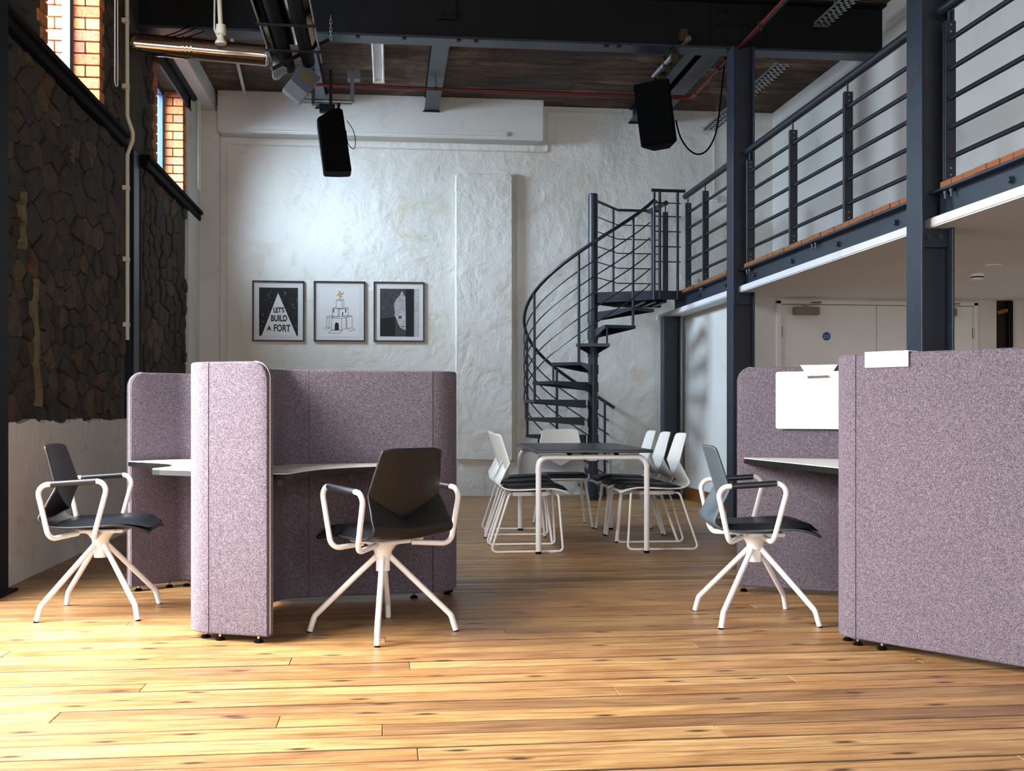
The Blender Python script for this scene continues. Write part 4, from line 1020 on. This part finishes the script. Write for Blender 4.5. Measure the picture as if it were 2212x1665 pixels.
def cushion_mesh(m, hi=0.034):
    nx, ny = 10, 14; b = B(); top = []; bot = []
    for j in range(ny+1):
        y = -.185+(.268+.185)*j/ny
        for i in range(nx+1):
            u = -1+2*i/nx; v = -1+2*j/ny
            w = .200 if y < .18 else .200-.02*(y-.18)/.09
            e = (1-abs(u)**6)**.5*(1-abs(v)**8)**.5
            zz = seat_z(y)+.006+.008*u*u
            top.append((u*w, y, zz+hi*e)); bot.append((u*w, y, zz))
    n = nx+1; k = len(top); fs = []
    for j in range(ny):
        for i in range(nx):
            a = j*n+i; fs.append((a, a+1, a+n+1, a+n)); fs.append((k+a, k+a+n, k+a+n+1, k+a+1))
    ring = [i for i in range(n)]+[j*n+nx for j in range(1, ny+1)]+[ny*n+i for i in range(nx-1, -1, -1)]+[j*n for j in range(ny-1, 0, -1)]
    for a, c in zip(ring, ring[1:]+ring[:1]): fs.append((a, k+a, k+c, c))
    b.add(top+bot, fs); me = b.mesh('seat_pad', m)
    for p in me.polygons: p.use_smooth = True
    return me
SH_BLACK, SH_GREY, SH_WHITE = shell_mesh('shell_black'), shell_mesh('shell_grey'), shell_mesh('white_plastic')
PAD_L, PAD_C = cushion_mesh('leather'), cushion_mesh('cushion', 0.028)
def swivel_chair(loc, face, base, shell, label):
    t = thing('swivel_chair', label, 'chair', loc, R(face-90), group='white-framed swivel chairs at the pods')
    add_shell(t, shell); mesh_obj('seat_pad', PAD_L, t)
    b = B().box(-.09, .09, -.10, .13, .412, .430); b.box(-.12, -.09, -.06, .10, .418, .432); b.box(.09, .12, -.06, .10, .418, .432)
    b.build('seat_plate', 'white_metal', t, bevel=.005, world=False)
    B().lathe([(.085, .412), (.06, .398), (.042, .372), (.040, .345), (.032, .34), (.032, .283), (.028, .281)], seg=24).build('hub', 'white_metal', t, smooth=40, world=False)
    for s in (-1, 1):
        P = fillet([(s*.10, -.085, .414), (s*.262, -.175, .402), (s*.268, -.232, .664), (s*.268, .105, .686), (s*.262, .03, .402), (s*.10, .02, .414)], .045, 7)
        ar = B().tube(P, .0125, 12).build('armrest', 'white_metal', t, smooth=40, world=False)
        a, c = Vector((s*.268, -.165, .6684)), Vector((s*.268, .045, .6821))
        B().cyl(a, c, .0145, 14).build('grip', 'leather', ar, smooth=40, world=False)
    for k in range(4):
        a = R(base-(face-90)+45+90*k); d = Vector((math.cos(a), math.sin(a), 0))
        P = fillet([d*.028+Vector((0, 0, .352)), d*.315+Vector((0, 0, .075)), d*.337+Vector((0, 0, .004))], .05, 6)
        lg = B().tube(P, .0135, 12).build('leg', 'white_metal', t, smooth=40, world=False)
        B().cyl(d*.337+Vector((0, 0, 0)), d*.337+Vector((0, 0, .006)), .0135, 12).build('foot_pad', 'black', lg, world=False)
    return t
swivel_chair((-1.45, 5.82, 0), 0, -1, SH_BLACK, 'black swivel chair with white armrests at the left edge of the left pod')
swivel_chair((-0.027, 5.18, 0), 126, 41, SH_BLACK, 'black swivel chair seen from behind at the centre desk of the left pod')
swivel_chair((1.789, 5.297, 0), -7, -1, SH_GREY, 'grey-backed swivel chair toned by window light, with white armrests at the right pod')

def plain_chair(name, kind, label):
    t = thing(name, label, 'chair', (0, 0, 0), 0, group='white chairs around the table')
    add_shell(t, SH_WHITE); mesh_obj('seat_pad', PAD_C, t)
    B().box(-.16, .16, -.14, .13, .405, .432).build('under_frame', 'white_metal', t, bevel=.008, world=False)
    if kind == 'sled':
        for s in (-1, 1):
            P = fillet([(s*.12, .165, .418), (s*.185, .195, .418), (s*.225, .225, .010), (s*.235, -.30, .010), (s*.20, -.165, .418), (s*.12, -.13, .418)], .03, 6)
            B().tube(P, .0085, 10).build('runner', 'white_metal', t, smooth=40, world=False)
            for y in (.15, -.23): B().box(s*.232-.012, s*.232+.012, y-.025, y+.025, 0, .006).build('glide', 'clear', t, world=False)
    else:
        for s in (-1, 1):
            for y0, y1 in ((.165, .215), (-.13, -.27)):
                P = fillet([(s*.10, y0, .418), (s*.175, y0, .418), (s*.235, y1, .006)], .03, 6)
                lg = B().tube(P, .011, 10).build('leg', 'white_metal', t, smooth=40, world=False)
                B().cyl((s*.235, y1, 0), (s*.235, y1, .012), .0115, 10).build('foot_pad', 'black', lg, world=False)
    return t
sled = plain_chair('sled_chair', 'sled', 'nearest white sled chair on the left side of the table'); sled.location = (1.03, 8.16, 0); sled.rotation_euler = (0, 0, R(-91))
leg4 = plain_chair('dining_chair', 'legs', 'white four-legged chair in the middle of the table\'s left side'); leg4.location = (1.035, 8.67, 0); leg4.rotation_euler = (0, 0, R(-91))
dup(sled, (1.08, 9.27, 0), R(-92), 'farthest white sled chair on the left side of the table')
dup(sled, (1.97, 8.20, 0), R(88), 'nearest white sled chair on the right side of the table')
dup(leg4, (1.975, 8.70, 0), R(88), 'middle white four-legged chair on the right side of the table')
dup(leg4, (1.985, 9.22, 0), R(88), 'farthest white four-legged chair on the right side of the table')
dup(leg4, (1.535, 9.75, 0), R(178), 'white four-legged chair at the far end of the table facing the camera')

# ------------------------------------------------------------------ table
tb = thing('dining_table', 'charcoal-topped table on white tubular legs', 'table', (1.484, 8.66, 0), R(-2.0))
B().box(-.425, .425, -.86, .86, .722, .745).build('table_top', 'table_top', tb, bevel=.003, seg=1, world=False)
for y in (-.79, .79):
    P = fillet([(-.392, y, .012), (-.392, y, .69), (.392, y, .69), (.392, y, .012)], .07, 8)
    B().tube(P, .020, 16).build('leg_frame', 'white_metal', tb, smooth=40, world=False)
    for x in (-.392, .392): B().cyl((x, y, 0), (x, y, .016), .021, 14).build('foot_pad', 'black', tb, world=False)
    for x in (-.17, .17): B().box(x-.015, x+.015, y-.02, y+.02, .705, .722).build('spacer', 'black', tb, world=False)
B().box(-.03, .03, -.79, .79, .665, .70).build('spine_rail', 'white_metal', tb, world=False)

# ------------------------------------------------------------------ framed pictures
FW, FH = 0.607, 0.718
def strip(b, p, q, w=0.0034, y=-0.0125):
    p, q = Vector((p[0], 0, p[1])), Vector((q[0], 0, q[1])); d = (q-p)
    if d.length < 1e-6: return
    n = Vector((-d.z, 0, d.x)).normalized()*w/2; e = d.normalized()*w/2
    vs = [p+n-e, p-n-e, q-n+e, q+n+e]; b.add([(v.x, y, v.z) for v in vs]+[(v.x, y+0.0006, v.z) for v in vs], [(0,1,2,3),(7,6,5,4),(0,4,5,1),(1,5,6,2),(2,6,7,3),(3,7,4,0)])
def flatpoly(poly, y0, y1):
    b = B().prism([(x, z) for x, z in poly], 0, y0-y1); b.v = [(x, y0-z, y) for x, y, z in b.v]; return b
def picture(x, z, label, inner):
    t = thing('framed_picture', label, 'picture', (x, YB-0.001, z), group='framed pictures on the end wall')
    fr = B(); k = 0.017
    fr.box(-FW/2, FW/2, -.024, 0, FH/2-k, FH/2); fr.box(-FW/2, FW/2, -.024, 0, -FH/2, -FH/2+k)
    fr.box(-FW/2, -FW/2+k, -.024, 0, -FH/2+k, FH/2-k); fr.box(FW/2-k, FW/2, -.024, 0, -FH/2+k, FH/2-k)
    fr.build('frame', 'frame_black', t, world=False)
    mb = B().box(-FW/2+k, FW/2-k, -.010, -.002, -FH/2+k, FH/2-k).build('mat_board', 'mat_board', t, world=False)
    inner(t); return t
def mapper(cx, cy, sx, sy):
    return lambda x, y: ((x-cx)*FW/sx, -(y-cy)*FH/sy)
def pic1(t):
    g = mapper(486, 441, 548, 642)
    flatpoly([g(283, 192), g(692, 192), g(692, 702), g(283, 702)], -.0102, -.0112).build('print', 'print_black', t, world=False)
    flatpoly([g(483, 248), g(678, 702), g(310, 702)], -.0112, -.0117).build('white_peak', 'print_white', t, world=False)
    r = random.Random(3); s = B()
    for i in range(95):
        x, y = r.uniform(288, 688), r.uniform(197, 640)
        if abs(x-483) < (y-240)*0.43+6: continue
        q = g(x, y); rr = r.choice([.0016, .0016, .0024, .0024, .0036])
        s.add([(q[0]+rr*math.cos(a*math.pi/3), -.0118, q[1]+rr*math.sin(a*math.pi/3)) for a in range(6)], [tuple(range(6))])
    so = s.build('stars', 'print_white', t, world=False); so['kind'] = 'stuff'
    for body, cx, cy, size, sq, rz in (("LET'S", 490, 432, .080, .70, -.03), ('BUILD', 492, 520, .100, .70, 0), ('A', 388, 625, .080, .8, 0), ('FORT', 523, 624, .112, .70, .03)):
        q = g(cx, cy); flat_text('lettering', body, size, 'print_black', (q[0], -.0121, q[1]), t, 0.0033, rz, sq)
def pic2(t):
    g = mapper(1124, 445, 535, 634)
    flatpoly([g(916, 194), g(1328, 194), g(1328, 710), g(916, 710)], -.0102, -.0112).build('print', 'print_white', t, world=False)
    b = B()
    lines = [[(1088,330),(1115,318),(1168,322),(1150,334),(1088,330),(1090,408),(1148,415),(1150,334)],[(1168,322),(1168,405),(1148,415)],
             [(1050,415),(1072,400),(1090,402)],[(1050,415),(1112,420),(1122,412)],[(1050,415),(1048,494),(1110,502),(1112,420)],[(1122,412),(1120,495)],[(1168,402),(1205,405),(1212,412),(1214,488),(1150,495)],[(1112,420),(1212,412)],
             [(1040,516),(1060,505),(1115,495),(1188,505),(1146,518),(1040,516),(1038,640),(1145,642),(1146,518)],[(1188,505),(1192,618),(1145,642)],
             [(992,502),(1040,490),(1055,500),(1022,508),(992,502),(990,608),(1016,622),(1038,616)],[(1016,510),(1016,622)],[(1198,505),(1215,490),(1252,494),(1200,508)],[(1252,494),(1256,616),(1200,625),(1198,505)],
             [(965,626),(990,606),(1016,622),(990,640),(965,626)],[(1006,672),(1030,645),(1148,642),(1122,678),(1006,672)],[(1200,625),(1256,616),(1286,634),(1236,652),(1200,625)]]
    for L in lines:
        for p, q in zip(L, L[1:]): strip(b, g(*p), g(*q), .0036)
    b.build('line_drawing', 'print_black', t, world=False)
    arch = [(1072,642),(1074,590)]+[(1095+21*math.cos(a), 588-27*math.sin(a)) for a in [math.pi*(1-k/8) for k in range(9)]]+[(1117,642)]
    for poly in (arch, [(1059,420),(1069,421),(1067,458),(1058,456)], [(1183,418),(1193,418),(1192,460),(1183,458)], [(1152,452),(1162,452),(1160,490),(1150,490)]):
        flatpoly([g(*p) for p in poly], -.0114, -.0120).build('dark_opening', 'print_black', t, world=False)
    flatpoly([g(1127,268), g(1132,268), g(1132,328), g(1127,328)], -.0114, -.0121).build('pinwheel_stick', 'print_purple', t, world=False)
    for k in range(4):
        a = k*math.pi/2; rot = lambda x, y: g(1131+x*math.cos(a)-y*math.sin(a), 264+x*math.sin(a)+y*math.cos(a))
        flatpoly([rot(0, 0), rot(-4, -34), rot(-28, -36), rot(-10, -14)], -.0122, -.0126).build('pinwheel_blade', 'print_yellow', t, world=False)
        flatpoly([rot(0, 0), rot(-4, -34), rot(6, -18)], -.0122, -.0126).build('pinwheel_blade', 'print_purple', t, world=False)
def pic3(t):
    g = mapper(1739, 446, 532, 631)
    flatpoly([g(1540, 203), g(1945, 203), g(1945, 705), g(1540, 705)], -.0102, -.0112).build('print', 'print_mid', t, world=False)
    flatpoly([g(1898, 203), g(1945, 203), g(1945, 705), g(1898, 705)], -.0112, -.0117).build('pale_jamb', 'print_skin', t, world=False)
    flatpoly([g(1540, 520), g(1698, 500), g(1698, 705), g(1540, 705)], -.0112, -.0117).build('dark_corner', 'print_black', t, world=False)
    face = [(1690,480),(1700,440),(1730,420),(1808,420),(1808,640),(1790,632),(1752,612),(1728,570),(1712,520)]
    flatpoly([g(*p) for p in face], -.0112, -.0118).build('face', 'print_skin', t, world=False)
    hair = [(1806,470),(1780,440),(1745,470),(1722,480),(1712,500),(1692,440),(1685,370),(1710,310),(1745,275),(1762,235),(1775,225),(1785,262),(1806,290)]
    flatpoly([g(*p) for p in hair], -.0118, -.0122).build('hair', 'print_grey', t, world=False)
    flatpoly([g(1728,492), g(1765,488), g(1768,512), g(1735,518)], -.0118, -.0123).build('eye', 'print_mid', t, world=False)
    flatpoly([g(1755,598), g(1800,596), g(1800,604), g(1760,608)], -.0118, -.0123).build('mouth', 'print_mid', t, world=False)
    flatpoly([g(1775,540), g(1802,535), g(1802,566), g(1780,566)], -.0118, -.0121).build('nose', 'print_grey', t, world=False)
    flatpoly([g(1808, 203), g(1885, 203), g(1885, 705), g(1808, 705)], -.0112, -.0125).build('door_edge', 'print_black', t, world=False)
picture(-1.3005, 2.205, 'framed black print with a white peak reading let\'s build a fort', pic1)
picture(-0.584, 2.209, 'framed line drawing of a block castle with a pinwheel', pic2)
picture(0.122, 2.2105, 'framed black and white photo of a half-hidden face', pic3)
